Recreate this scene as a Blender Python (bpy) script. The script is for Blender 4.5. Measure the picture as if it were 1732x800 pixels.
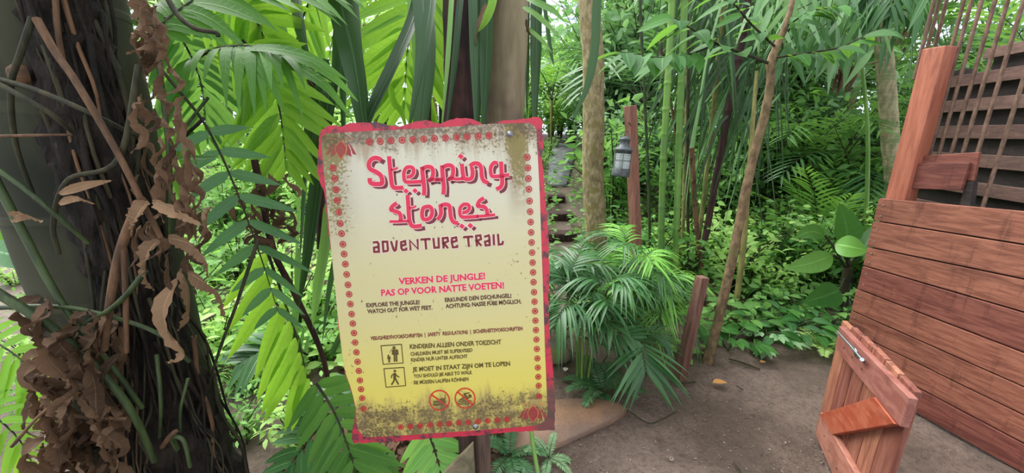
import bpy, bmesh, math, random
import numpy as np
from mathutils import Vector, Matrix, noise as mnoise
random.seed(7); RNG = np.random.default_rng(11)
for o in list(bpy.data.objects): bpy.data.objects.remove(o)
SC = bpy.context.scene; COL = SC.collection
# ------------------------------------------------------------------ camera, light, exposure
F = 655.0; TH = math.radians(15); H = 1.55
cd = bpy.data.cameras.new('camera'); cam = bpy.data.objects.new('camera', cd); COL.objects.link(cam)
cd.sensor_width = 36; cd.sensor_fit = 'HORIZONTAL'; cd.lens = 36*F/1732; cd.clip_start = .02; cd.clip_end = 200
cam.location = (0, 0, H); cam.rotation_euler = (math.pi/2-TH, 0, 0); SC.camera = cam
W = bpy.data.worlds.new('world'); SC.world = W; W.use_nodes = True
bg = W.node_tree.nodes['Background']; bg.inputs[0].default_value = (.90, .96, 1, 1); bg.inputs[1].default_value = 1.15
sl = bpy.data.lights.new('daylight', 'SUN'); sl.energy = 5.2; sl.angle = math.radians(60); sl.color = (1, .98, .94)
so = bpy.data.objects.new('daylight', sl); COL.objects.link(so); so.rotation_euler = Vector((.50, -.42, -1.0)).to_track_quat('-Z', 'Y').to_euler()   # daylight from the far left, high through the glass roof
VS = SC.view_settings; SC.display_settings.display_device = 'sRGB'
VS.view_transform = 'Standard'; VS.look = 'None'; VS.gamma = 1; VS.use_curve_mapping = False; VS.exposure = 0.75
cy = SC.cycles
cy.max_bounces = 7; cy.diffuse_bounces = 4; cy.transmission_bounces = 5; cy.transparent_max_bounces = 8
cy.use_denoising = True; cy.caustics_reflective = False; cy.caustics_refractive = False

def ray(px, py):
    a = (px-866)/F; b = (400-py)/F
    return np.array([a, math.cos(TH)+b*math.sin(TH), -math.sin(TH)+b*math.cos(TH)])
def at(px, py, Y):
    d = ray(px, py); return np.array([0, 0, H])+d*(Y/d[1])
def gd(px, py, z=0.0):
    d = ray(px, py); return np.array([0, 0, H])+d*((z-H)/d[2])
def plane_hit(px, py, p0, n):
    d = ray(px, py); o = np.array([0, 0, H]); return o+d*(np.dot(p0-o, n)/np.dot(d, n))
def sstep(a, b, x):
    t = np.clip((x-a)/(b-a), 0, 1); return t*t*(3-2*t)
def gh(x, y):
    return 1.5*sstep(3.6, 12, y)
def nz(v): 
    v = np.asarray(v, float); return v/(np.linalg.norm(v, axis=-1, keepdims=True)+1e-9)
def A(*a): return np.array(a, float)

# ------------------------------------------------------------------ materials
def srgb(r, g, b):
    f = lambda c: (c/255/12.92) if c/255 <= .04045 else ((c/255+.055)/1.055)**2.4
    return (f(r), f(g), f(b), 1)
class NT:
    def __init__(s, name):
        s.m = bpy.data.materials.new(name); s.m.use_nodes = True; s.t = s.m.node_tree; s.t.nodes.clear()
        s.out = s.n('ShaderNodeOutputMaterial')
    def n(s, typ, **kw):
        nd = s.t.nodes.new(typ)
        for k, v in kw.items():
            if k.startswith('i_'):
                key = k[2:]; key = int(key) if key.isdigit() else key.replace('_', ' ')
                if hasattr(v, 'is_output'): s.t.links.new(v, nd.inputs[key])
                else: nd.inputs[key].default_value = v
            else: setattr(nd, k, v)
        return nd
    def mix(s, fac, a, b, mode='MIX'):
        nd = s.n('ShaderNodeMix', data_type='RGBA', blend_type=mode)
        for i, v in ((0, fac), (6, a), (7, b)):
            if hasattr(v, 'is_output'): s.t.links.new(v, nd.inputs[i])
            else: nd.inputs[i].default_value = v
        return nd.outputs[2]
    def math(s, op, a, b=None, clamp=False):
        nd = s.n('ShaderNodeMath', operation=op, use_clamp=clamp)
        for i, v in ((0, a), (1, b)):
            if v is None: continue
            if hasattr(v, 'is_output'): s.t.links.new(v, nd.inputs[i])
            else: nd.inputs[i].default_value = v
        return nd.outputs[0]
    def ramp(s, fac, p0, p1):
        nd = s.n('ShaderNodeMapRange', interpolation_type='SMOOTHSTEP'); s.t.links.new(fac, nd.inputs[0])
        nd.inputs[1].default_value = p0; nd.inputs[2].default_value = p1; return nd.outputs[0]
    def coord(s, which='Object', scale=(1, 1, 1), rot=(0, 0, 0)):
        c = s.n('ShaderNodeTexCoord'); m = s.n('ShaderNodeMapping'); s.t.links.new(c.outputs[which], m.inputs[0])
        m.inputs['Scale'].default_value = scale; m.inputs['Rotation'].default_value = rot; return m.outputs[0]
    def noise(s, vec, scale, detail=4, rough=.55, dist=0):
        nd = s.n('ShaderNodeTexNoise'); s.t.links.new(vec, nd.inputs['Vector'])
        nd.inputs['Scale'].default_value = scale; nd.inputs['Detail'].default_value = detail
        nd.inputs['Roughness'].default_value = rough; nd.inputs['Distortion'].default_value = dist
        return nd.outputs[0]
    def bump(s, h, strength=.3, dist=.01):
        nd = s.n('ShaderNodeBump'); s.t.links.new(h, nd.inputs['Height'])
        nd.inputs['Strength'].default_value = strength; nd.inputs['Distance'].default_value = dist; return nd.outputs[0]
    def pbr(s, col, rough=.6, bump=None, metal=0, spec=.5, link=True):
        p = s.n('ShaderNodeBsdfPrincipled')
        for k, v in (('Base Color', col), ('Roughness', rough), ('Metallic', metal), ('Specular IOR Level', spec)):
            if hasattr(v, 'is_output'): s.t.links.new(v, p.inputs[k])
            else: p.inputs[k].default_value = v
        if bump is not None: s.t.links.new(bump, p.inputs['Normal'])
        if link: s.t.links.new(p.outputs[0], s.out.inputs[0])
        return p
def leaf_mat(name, ca, cb, tr, trans=.35, rough=.42, spec=.45, veins=11):
    """leaf: colour varies leaf by leaf between ca and cb; tr is the colour of light shining through"""
    n = NT(name); g = n.n('ShaderNodeNewGeometry'); oi = n.n('ShaderNodeObjectInfo')
    r = n.math('FRACT', n.math('ADD', g.outputs['Random Per Island'], n.math('MULTIPLY', oi.outputs['Random'], .6)))
    co = n.noise(n.coord('Object'), 9, 3)
    f = n.math('ADD', n.math('MULTIPLY', r, .75), n.math('MULTIPLY', co, .3), True)
    col = n.mix(f, ca, cb)
    at_ = n.n('ShaderNodeAttribute', attribute_name='leaf'); sp = n.n('ShaderNodeSeparateXYZ'); n.t.links.new(at_.outputs['Vector'], sp.inputs[0]); av = n.math('ABSOLUTE', sp.outputs[1])
    rib = n.ramp(av, .07, .02); vein = n.ramp(n.math('ABSOLUTE', n.math('SUBTRACT', n.math('FRACT', n.math('SUBTRACT', n.math('MULTIPLY', sp.outputs[0], veins), n.math('MULTIPLY', av, 1.4))), .5)), .42, .5)
    col = n.mix(n.math('ADD', n.math('MULTIPLY', rib, .4), n.math('MULTIPLY', vein, .22), True), col, tuple(min(1, c*1.5+.03) for c in cb[:3])+(1,))
    p = n.pbr(col, rough, n.bump(n.math('SUBTRACT', 0.0, n.math('ADD', vein, rib)), .35, .003), spec=spec, link=False)
    t = n.n('ShaderNodeBsdfTranslucent'); n.t.links.new(n.mix(n.math('MULTIPLY', n.math('ADD', rib, vein), .4, True), n.mix(f, tr, tuple(min(1, c*1.25) for c in tr[:3])+(1,)), tuple(c*.5 for c in tr[:3])+(1,)), t.inputs[0])
    m = n.n('ShaderNodeMixShader'); m.inputs[0].default_value = trans
    n.t.links.new(p.outputs[0], m.inputs[1]); n.t.links.new(t.outputs[0], m.inputs[2]); n.t.links.new(m.outputs[0], n.out.inputs[0])
    return n.m
def bark_mat(name, ca, cb, cc=None, scale=12, stretch=(1, 1, .25), bump=.5, rough=.85, dist=.012, rings=0):
    n = NT(name); v = n.coord('Object', stretch); a = n.noise(v, scale, 6, .65); b = n.noise(n.coord('Object'), scale*.35, 3)
    col = n.mix(n.ramp(a, .35, .65), ca, cb)
    if cc: col = n.mix(n.ramp(b, .5, .68), col, cc)
    h = a
    if rings:
        w = n.n('ShaderNodeTexWave', wave_type='BANDS', bands_direction='Z'); n.t.links.new(n.coord('Object'), w.inputs[0])
        w.inputs['Scale'].default_value = rings; w.inputs['Distortion'].default_value = 3.5; w.inputs['Detail Scale'].default_value = .6; w.inputs['Detail'].default_value = 1
        rg = n.ramp(w.outputs['Fac'], .965, .995); col = n.mix(n.math('MULTIPLY', rg, .14), col, tuple(c*2.2 for c in cb[:3])+(1,))
        h = n.math('ADD', n.math('MULTIPLY', a, .4), rg)
    n.pbr(col, rough, n.bump(h, bump, dist), spec=.3); return n.m
def wood_mat(name, ca, cb, cc, axis_scale=(1.2, 14, 14), rot=(0, 0, 0), rough=.55, dark=.55):
    n = NT(name); oi = n.n('ShaderNodeObjectInfo'); c = n.n('ShaderNodeTexCoord')
    ad = n.n('ShaderNodeVectorMath', operation='ADD'); n.t.links.new(c.outputs['Object'], ad.inputs[0])
    sc = n.n('ShaderNodeVectorMath', operation='SCALE'); cm = n.n('ShaderNodeCombineXYZ')
    n.t.links.new(oi.outputs['Random'], cm.inputs[0]); n.t.links.new(oi.outputs['Random'], cm.inputs[2])
    n.t.links.new(cm.outputs[0], sc.inputs[0]); sc.inputs['Scale'].default_value = 37; n.t.links.new(sc.outputs[0], ad.inputs[1])
    mp = n.n('ShaderNodeMapping'); n.t.links.new(ad.outputs[0], mp.inputs[0]); mp.inputs['Scale'].default_value = axis_scale; mp.inputs['Rotation'].default_value = rot
    a = n.noise(mp.outputs[0], 3.2, 8, .62, .8); b = n.noise(mp.outputs[0], .55, 4, .6, .6)
    g = n.noise(mp.outputs[0], 16, 3, .6)
    col = n.mix(n.ramp(a, .34, .66), ca, cb); col = n.mix(n.math('MULTIPLY', n.ramp(b, .48, .72), dark), col, cc)
    wv = n.n('ShaderNodeMapping'); n.t.links.new(c.outputs['Object'], wv.inputs[0]); wv.inputs['Scale'].default_value = (7, 7, 1.1)
    col = n.mix(n.math('MULTIPLY', n.ramp(n.noise(wv.outputs[0], 2.6, 5, .65), .55, .7), .4), col, tuple(q*.45 for q in cc[:3])+(1,))
    hv = n.n('ShaderNodeHueSaturation'); n.t.links.new(col, hv.inputs['Color']); n.t.links.new(n.math('ADD', n.math('MULTIPLY', oi.outputs['Random'], .014), .485), hv.inputs['Hue'])
    n.t.links.new(n.math('ADD', n.math('MULTIPLY', oi.outputs['Random'], .5), .78), hv.inputs['Value'])
    n.pbr(hv.outputs[0], rough, n.bump(n.math('ADD', g, a), .25, .004), spec=.35); return n.m
def plain(name, col, rough=.6, metal=0, spec=.5, var=.25, scale=20, bump=.1):
    n = NT(name); a = n.noise(n.coord('Object'), scale, 4)
    c = n.mix(n.ramp(a, .3, .7), tuple(x*(1-var) for x in col[:3])+(1,), tuple(min(1, x*(1+var)) for x in col[:3])+(1,))
    n.pbr(c, rough, n.bump(a, bump, .004), metal, spec); return n.m

M = {}
M['fern_bright'] = leaf_mat('fern_bright', srgb(88, 140, 38), srgb(120, 170, 48), (.30, .52, .045, 1), .5, .38)
M['fern_mid'] = leaf_mat('fern_mid', srgb(48, 94, 32), srgb(80, 128, 46), (.17, .34, .05, 1), .45, .5, .3)
M['fern_blue'] = leaf_mat('fern_blue', srgb(48, 92, 58), srgb(84, 128, 80), (.11, .25, .07, 1), .3, .3)
M['strap'] = leaf_mat('strap', srgb(20, 44, 22), srgb(42, 74, 38), (.06, .14, .03, 1), .26, .36, veins=0)
M['strap_pale'] = leaf_mat('strap_pale', srgb(84, 130, 66), srgb(120, 160, 84), (.17, .34, .06, 1), .35, .4, veins=0)
M['palm'] = leaf_mat('palm', srgb(32, 72, 40), srgb(72, 116, 66), (.10, .23, .05, 1), .3, .34, veins=0)
M['palm_bright'] = leaf_mat('palm_bright', srgb(92, 158, 66), srgb(140, 196, 88), (.25, .46, .07, 1), .4, .36, veins=0)
M['bush_dark'] = leaf_mat('bush_dark', srgb(54, 96, 46), srgb(104, 148, 72), (.18, .38, .06, 1), .38, .5, .3)
M['bush_mid'] = leaf_mat('bush_mid', srgb(72, 122, 58), srgb(126, 172, 92), (.24, .46, .1, 1), .45, .5, .3)
M['bush_bright'] = leaf_mat('bush_bright', srgb(120, 172, 84), srgb(182, 214, 132), (.46, .70, .20, 1), .5, .5, .3)
M['bush_grey'] = leaf_mat('bush_grey', srgb(92, 134, 92), srgb(148, 182, 136), (.22, .4, .13, 1), .38, .5, .3)
M['broad'] = leaf_mat('broad', srgb(36, 80, 36), srgb(72, 122, 54), (.16, .34, .045, 1), .36, .5, .18, veins=7)
M['dead'] = leaf_mat('dead', srgb(52, 40, 32), srgb(108, 84, 66), (.12, .07, .04, 1), .2, .85, .15)
M['dead_light'] = leaf_mat('dead_light', srgb(92, 70, 54), srgb(150, 120, 94), (.2, .13, .07, 1), .25, .85, .15)
M['stem_green'] = bark_mat('stem_green', srgb(34, 46, 26), srgb(58, 72, 38), scale=30, bump=.2, rough=.5)
M['stem_dark'] = bark_mat('stem_dark', srgb(32, 34, 24), srgb(58, 54, 36), scale=30, bump=.3)
M['stem_brown'] = bark_mat('stem_brown', srgb(66, 48, 36), srgb(104, 76, 54), scale=25, bump=.35)
M['bamboo'] = bark_mat('bamboo', srgb(76, 112, 48), srgb(108, 144, 68), srgb(84, 118, 64), scale=6, stretch=(1, 1, .1), bump=.08, rough=.4)
M['trunk_pale'] = bark_mat('trunk_pale', srgb(34, 37, 26), srgb(54, 54, 39), srgb(27, 30, 20), scale=7, bump=.3, rings=1.3, dist=.006)  # darkness of the backlit trunk is put into this bark colour
M['root_mat'] = bark_mat('root_mat', srgb(14, 10, 8), srgb(42, 32, 24), srgb(26, 19, 14), scale=46, stretch=(1, 1, .22), bump=1, dist=.03)
M['trunk_grey'] = bark_mat('trunk_grey', srgb(96, 84, 64), srgb(130, 118, 94), srgb(64, 48, 52), scale=8, stretch=(1, 1, .14), bump=.25, rough=.8)
M['trunk_brown'] = bark_mat('trunk_brown', srgb(104, 92, 66), srgb(150, 136, 104), srgb(116, 104, 66), scale=34, stretch=(1, 1, .45), bump=.8)
M['trunk_slim'] = bark_mat('trunk_slim', srgb(84, 68, 50), srgb(126, 104, 78), srgb(98, 88, 58), scale=30, stretch=(1, 1, .6), bump=.6)
M['trunk_dark'] = bark_mat('trunk_dark', srgb(38, 24, 24), srgb(72, 48, 44), srgb(30, 22, 20), scale=16, stretch=(1, 1, .1), bump=.6)
M['bark_olive'] = bark_mat('bark_olive', srgb(92, 92, 52), srgb(132, 126, 76), scale=24, bump=.4)
M['palm_trunk'] = bark_mat('palm_trunk', srgb(120, 112, 86), srgb(164, 152, 122), srgb(110, 122, 82), scale=24, bump=.4, rings=4.5)

# ------------------------------------------------------------------ mesh helpers
class MB:
    def __init__(s): s.v = []; s.fl = []; s.ft = []; s.fm = []; s.uv = []; s.n = 0
    def add(s, vs, loops, tot, mi=0, uv=None):
        vs = np.asarray(vs, float).reshape(-1, 3); s.v.append(vs); s.uv.append(np.full((len(vs), 2), .3) if uv is None else np.asarray(uv, float))
        s.fl.append(np.asarray(loops, np.int64).ravel()+s.n); tot = np.asarray(tot, np.int64).ravel(); s.ft.append(tot)
        s.fm.append(np.full(len(tot), mi)); s.n += len(vs)
    def polys(s, vs, faces, mi=0, uv=None): s.add(vs, [i for f in faces for i in f], [len(f) for f in faces], mi, uv)
    def build(s, name, mats, parent=None, origin=None, smooth=True):
        me = bpy.data.meshes.new(name)
        v = np.concatenate(s.v); 
        if origin is not None: v = v-np.asarray(origin, float)
        fl = np.concatenate(s.fl); ft = np.concatenate(s.ft); fm = np.concatenate(s.fm)
        me.vertices.add(len(v)); me.vertices.foreach_set('co', v.astype(np.float32).ravel())
        me.loops.add(len(fl)); me.loops.foreach_set('vertex_index', fl.astype(np.int32))
        me.polygons.add(len(ft)); st = np.concatenate([[0], np.cumsum(ft)[:-1]])
        me.polygons.foreach_set('loop_start', st.astype(np.int32)); me.polygons.foreach_set('loop_total', ft.astype(np.int32))
        me.polygons.foreach_set('material_index', fm.astype(np.int32))
        me.polygons.foreach_set('use_smooth', np.full(len(ft), smooth))
        for m in (mats if isinstance(mats, (list, tuple)) else [mats]): me.materials.append(m)
        if any(np.any(u != .3) for u in s.uv): me.attributes.new('leaf', 'FLOAT2', 'POINT').data.foreach_set('vector', np.concatenate(s.uv).astype(np.float32).ravel())
        me.update(calc_edges=True); me.validate()
        o = bpy.data.objects.new(name, me); COL.objects.link(o)
        if parent is not None: o.parent = parent
        return o
def tag(o, label=None, cat=None, group=None, kind=None):
    for k, v in (('label', label), ('category', cat), ('group', group), ('kind', kind)):
        if v: o[k] = v
    return o
def thing(name, label, cat, loc=(0, 0, 0), group=None, rot=None):
    o = bpy.data.objects.new(name, None); COL.objects.link(o); o.location = loc; o.empty_display_size = .1
    if rot is not None: o.rotation_euler = rot
    return tag(o, label, cat, group)
def copy_tree(o, parent=None):
    c = o.copy(); COL.objects.link(c)
    if parent is not None: c.parent = parent
    for ch in list(o.children): copy_tree(ch, c)
    return c
def place(root, loc, rz=0, s=1, label=None, group=None):
    root.location = loc; root.rotation_euler = (0, 0, rz); root.scale = (s, s, s)
    if label: root['label'] = label
    if group: root['group'] = group
    return root
def spline(pts, n):
    p = np.asarray(pts, float); k = len(p)
    if k == 2: return p[0]+(p[1]-p[0])*np.linspace(0, 1, n)[:, None]
    e = np.vstack([2*p[0]-p[1], p, 2*p[-1]-p[-2]]); out = []
    for u in np.linspace(0, k-1, n):
        i = min(int(u), k-2); t = u-i; a, b, c, d = e[i:i+4]
        out.append(.5*((2*b)+(-a+c)*t+(2*a-5*b+4*c-d)*t*t+(-a+3*b-3*c+d)*t**3))
    return np.array(out)
def tangents(p):
    t = np.gradient(p, axis=0); return nz(t)
def tube(mb, pts, r, n=8, mi=0, bumps=0, seed=0, caps=True):
    p = np.asarray(pts, float); k = len(p); r = np.broadcast_to(np.asarray(r, float), (k,)) if np.ndim(r) else np.full(k, float(r))
    t = tangents(p); ref = A(1, 0, 0) if abs(t[0][0]) < .8 else A(0, 1, 0)
    u = nz(np.cross(t[0], ref)); V = []
    for i in range(k):
        u = nz(u-t[i]*np.dot(u, t[i])); w = np.cross(t[i], u)
        a = np.arange(n)*2*math.pi/n; rr = np.full(n, r[i])
        if bumps:
            for j in range(n):
                q = p[i]+u*math.cos(a[j])*r[i]+w*math.sin(a[j])*r[i]
                rr[j] *= 1+bumps*mnoise.noise(Vector(q)*(1.1/r[i])+Vector((seed, 0, 0)))
        V.append(p[i]+(np.cos(a)*rr)[:, None]*u+(np.sin(a)*rr)[:, None]*w)
    i, j = np.meshgrid(np.arange(k-1), np.arange(n), indexing='ij'); j2 = (j+1) % n
    q = np.stack([i*n+j, i*n+j2, (i+1)*n+j2, (i+1)*n+j], -1).reshape(-1)
    mb.add(np.concatenate(V), q, np.full((k-1)*n, 4), mi)
    if caps: 
        mb.polys(V[0], [list(range(n))[::-1]], mi); mb.polys(V[-1], [list(range(n))], mi)
def box(mb, c, x, y, z, mi=0):
    """box with centre c and half-axis vectors x, y, z"""
    c, x, y, z = (np.asarray(q, float) for q in (c, x, y, z))
    vs = [c+sx*x+sy*y+sz*z for sx in (-1, 1) for sy in (-1, 1) for sz in (-1, 1)]
    mb.polys(vs, [(0, 1, 3, 2), (4, 6, 7, 5), (0, 4, 5, 1), (2, 3, 7, 6), (0, 2, 6, 4), (1, 5, 7, 3)], mi)
def slab(mb, quad, nrm, th, mi=0):
    """a board: quad (4 points, in order) thickened by th along -nrm"""
    q = np.asarray(quad, float); b = q-np.asarray(nrm)*th; k = len(q)
    mb.polys(np.vstack([q, b]), [list(range(k)), list(range(2*k-1, k-1, -1))]+[(i, i+k, (i+1) % k+k, (i+1) % k) for i in range(k)], mi)
def bevel(o, w=.004, seg=2):
    m = o.modifiers.new('bevel', 'BEVEL'); m.width = w; m.segments = seg; m.limit_method = 'ANGLE'; return o
def lathe(mb, prof, c=(0, 0, 0), n=20, mi=0):
    p = np.asarray(prof, float); a = np.arange(n)*2*math.pi/n
    v = np.stack([np.outer(p[:, 0], np.cos(a)), np.outer(p[:, 0], np.sin(a)), np.repeat(p[:, 1:2], n, 1)], -1)+np.asarray(c)
    i, j = np.meshgrid(np.arange(len(p)-1), np.arange(n), indexing='ij'); j2 = (j+1) % n
    mb.add(v.reshape(-1, 3), np.stack([i*n+j, i*n+j2, (i+1)*n+j2, (i+1)*n+j], -1).ravel(), np.full((len(p)-1)*n, 4), mi)
PROF = {
 'ovate': lambda t: np.sin(np.pi*np.clip(t, 0, 1)**.8)**.8,
 'lance': lambda t: np.sin(np.pi*np.clip(t, 0, 1)**.62)**.9,
 'strap': lambda t: np.minimum(1, 5*t+.45)*np.clip((1-t)*2.6, 0, 1)**.8,
 'fern': lambda t: np.minimum(1, 8*t+.35)*np.clip((1-t)*1.9, 0, 1)**.7,
 'heart': lambda t: np.clip(np.sin(np.pi*np.clip(t*.93+.07, 0, 1)**.55), 0, 1),
}
_T = {}
def template(kind, seg, fold):
    key = (kind, seg, fold)
    if key not in _T:
        t = np.linspace(0, 1, seg+1); w = np.maximum(PROF[kind](t), .02); w[-1] = .01
        v = np.zeros((seg+1, 3, 3)); v[:, :, 0] = t[:, None]; v[:, 0, 1] = -.5*w; v[:, 2, 1] = .5*w; v[:, 0, 2] = v[:, 2, 2] = fold*w
        q = [[3*i+j, 3*i+j+1, 3*i+j+4, 3*i+j+3] for i in range(seg) for j in range(2)]
        _T[key] = (v.reshape(-1, 3), np.array(q))
    return _T[key]
def leaves(mb, P, D, N, L, Wd, kind='ovate', droop=.15, seg=4, fold=.12, mi=0):
    """n leaves at once: base points P, directions D, face normals N, lengths L, widths Wd"""
    P = np.atleast_2d(P); n = len(P); D = nz(np.broadcast_to(D, (n, 3))); N = np.broadcast_to(N, (n, 3))
    S = np.cross(N, D); bad = np.linalg.norm(S, axis=1) < 1e-3; S[bad] = A(1, 0, 0); S = nz(S); N = np.cross(D, S)
    L = np.broadcast_to(L, (n,)); Wd = np.broadcast_to(Wd, (n,)); dr = np.broadcast_to(droop, (n,))
    tv, tq = template(kind, seg, fold); k = len(tv)
    v = P[:, None]+(L[:, None]*tv[:, 0])[..., None]*D[:, None]+(Wd[:, None]*tv[:, 1])[..., None]*S[:, None]+(Wd[:, None]*tv[:, 2])[..., None]*N[:, None]
    v[..., 2] -= (L*dr)[:, None]*tv[:, 0]**2
    q = (tq[None]+np.arange(n)[:, None, None]*k).ravel()
    mb.add(v.reshape(-1, 3), q, np.full(n*len(tq), 4), mi, np.tile(np.stack([tv[:, 0], np.tile([-.5, 0, .5], k//3)], 1), (n, 1)))
def ribbon(mb, pts, w, nrm=(0, -1, 0), n=14, fold=.12, prof='strap', twist=0, wob=0, seed=0, mi=0):
    """one long leaf along a path; nrm is the way its face looks, twist turns it along its length"""
    p = spline(pts, n) if n else np.asarray(pts, float); k = len(p); t = tangents(p); u = np.linspace(0, 1, k)
    ww = np.maximum(PROF[prof](u) if isinstance(prof, str) else np.interp(u, *prof), .03)*w
    rs = random.Random(seed); V = []
    for i in range(k):
        N = nz(np.asarray(nrm, float)-t[i]*np.dot(nrm, t[i])); a = twist*u[i]
        N = N*math.cos(a)+np.cross(t[i], N)*math.sin(a); S = np.cross(N, t[i])
        o = wob*w*(rs.random()-.5)
        V += [p[i]-S*ww[i]/2+N*(fold*ww[i]+o), p[i], p[i]+S*ww[i]/2+N*(fold*ww[i]-o)]
    mb.polys(V, [(3*i+j, 3*i+j+1, 3*i+j+4, 3*i+j+3) for i in range(k-1) for j in range(2)], mi, np.stack([np.repeat(u, 3), np.tile([-.5, 0, .5], k)], 1))
def frond(mb, pts, n, ll, lw, ang=60, up=(0, 0, 1), droop=.15, start=.12, r=.006, kind='fern', seg=4, fold=.08, env=None, sides=(1, -1), lift=.1, jit=.06, rs=None, mi=(0, 1)):
    """pinnate frond: rachis along pts (material mi[1]) and n pairs of leaflets (mi[0])"""
    rs = rs or random
    p = spline(pts, max(10, 2*len(pts)+4)); u = np.linspace(0, 1, len(p)); tube(mb, p, r*(1-.75*u), 5, mi[1])
    tt = start+(1-start)*np.linspace(0, 1, n); q = np.stack([np.interp(tt, u, p[:, i]) for i in range(3)], 1); tg = tangents(p)
    T = nz(np.stack([np.interp(tt, u, tg[:, i]) for i in range(3)], 1))
    U = nz(np.asarray(up, float)-T*(T@np.asarray(up, float))[:, None]); S = np.cross(T, U)
    e = env(np.linspace(0, 1, n)) if env else np.sin(np.pi*(.12+.8*np.linspace(0, 1, n)))**.6
    for sd in sides:
        a = np.radians(ang*(1-.45*np.linspace(0, 1, n))+np.array([rs.uniform(-6, 6) for _ in range(n)]))
        D = np.cos(a)[:, None]*T+np.sin(a)[:, None]*S*sd+U*(lift+np.array([rs.uniform(-jit, jit) for _ in range(n)]))[:, None]
        jl = np.array([rs.uniform(.88, 1.08) for _ in range(n)])
        leaves(mb, q, D, U+S*np.array([rs.uniform(-.25, .25) for _ in range(n)])[:, None], ll*e*jl, lw*(.55+.45*e), kind, droop*np.array([rs.uniform(.6, 1.4) for _ in range(n)]), seg, fold, mi[0])
def arch(base, az, el, length, bend, n=7):
    """points of an arching rachis: azimuth az, starting elevation el, total downward bend (degrees)"""
    p = [np.asarray(base, float)]
    for i in range(n):
        e = math.radians(el-bend*((i+.5)/n)**1.3); p.append(p[-1]+A(math.cos(e)*math.cos(math.radians(az)), math.cos(e)*math.sin(math.radians(az)), math.sin(e))*length/n)
    return np.array(p)
def px(*pts): return np.array([at(*p) for p in pts])
# ------------------------------------------------------------------ ground
def ground():
    xs = np.concatenate([np.linspace(-14, -2.5, 26), np.linspace(-2.4, 3.4, 118), np.linspace(3.6, 14, 22)])
    ys = np.concatenate([np.linspace(-1.5, .5, 8), np.linspace(.55, 4, 100), np.linspace(4.15, 21.5, 60)])
    X, Y = np.meshgrid(xs, ys); Z = gh(X, Y)
    f = np.vectorize(lambda x, y: .022*mnoise.noise(Vector((x*1.7, y*1.7, 0)))+.014*mnoise.noise(Vector((x*7, y*7, 3)))+.006*mnoise.noise(Vector((x*19, y*19, 5))))
    Z = Z+f(X, Y)-.012
    Z = Z+.05*sstep(.35, 0, np.hypot((X-.62)/1.0, (Y-2.3)/.5))
    Z = Z+.10*sstep(-.15, -.9, X)*sstep(1.2, 2.2, Y)
    nx, ny = len(xs), len(ys); i, j = np.meshgrid(np.arange(ny-1), np.arange(nx-1), indexing='ij')
    mb = MB(); mb.add(np.stack([X, Y, Z], -1).reshape(-1, 3), np.stack([i*nx+j, i*nx+j+1, (i+1)*nx+j+1, (i+1)*nx+j], -1).ravel(), np.full((nx-1)*(ny-1), 4))
    n = NT('soil'); v = n.coord('Object'); a = n.noise(v, 2.1, 5, .6); b = n.noise(v, 38, 6, .7); c = n.noise(v, 120, 3, .6)
    col = n.mix(n.ramp(a, .35, .65), srgb(88, 73, 64), srgb(122, 104, 94)); col = n.mix(n.math('MULTIPLY', n.ramp(b, .42, .7), .6), col, srgb(56, 44, 38))
    col = n.mix(n.math('MULTIPLY', n.ramp(c, .64, .72), .5), col, srgb(160, 146, 132))
    n.pbr(col, n.math('ADD', n.math('MULTIPLY', a, .5), .3), n.bump(n.math('ADD', b, n.math('MULTIPLY', c, .6)), 1, .02), spec=.4)
    tag(mb.build('floor', n.m), kind='structure')
ground()
n = NT('stone_tan'); v = n.coord('Object'); a = n.noise(v, 4, 5); b = n.noise(v, 70, 4)
col = n.mix(n.ramp(a, .38, .62), srgb(132, 100, 78), srgb(106, 84, 72)); col = n.mix(n.math('MULTIPLY', n.ramp(b, .5, .7), .4), col, srgb(70, 58, 52))
n.pbr(col, .55, n.bump(b, .35, .006)); M['stone_tan'] = n.m
M['rock'] = bark_mat('rock', srgb(120, 108, 98), srgb(160, 150, 140), srgb(120, 124, 70), scale=7, stretch=(1, 1, 1), bump=.5)
M['step_stone'] = bark_mat('step_stone', srgb(112, 112, 118), srgb(150, 150, 156), scale=6, stretch=(1, 1, 1), bump=.4)
def flat_stone(name, outline, z, th, mat, label, cat, group=None):
    mb = MB(); q = np.array([[*gd(*p, z)[:2], z] for p in outline]); c = q.mean(0)
    k = len(q); ring2 = c+(q-c)*.93; ring2[:, 2] = z+.008; low = q.copy(); low[:, 2] = z-th
    mb.polys(np.vstack([low, q, ring2]), [(i, (i+1) % k, (i+1) % k+k, i+k) for i in range(k)]+[(i+k, (i+1) % k+k, (i+1) % k+2*k, i+2*k) for i in range(k)]+[list(range(2*k, 3*k))])
    o = mb.build(name, mat, origin=(c[0], c[1], z-th)); o.location = (c[0], c[1], z-th); tag(o, label, cat, group); return o
flat_stone('path_slab', [(850, 690), (900, 680), (960, 674), (1010, 674), (1050, 681), (1062, 692), (1040, 706), (1008, 722), (975, 738), (940, 752), (880, 765), (845, 750)], .018, .05, M['stone_tan'], 'smooth tan stone slab set into the muddy path beside the sign', 'slab')
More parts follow.
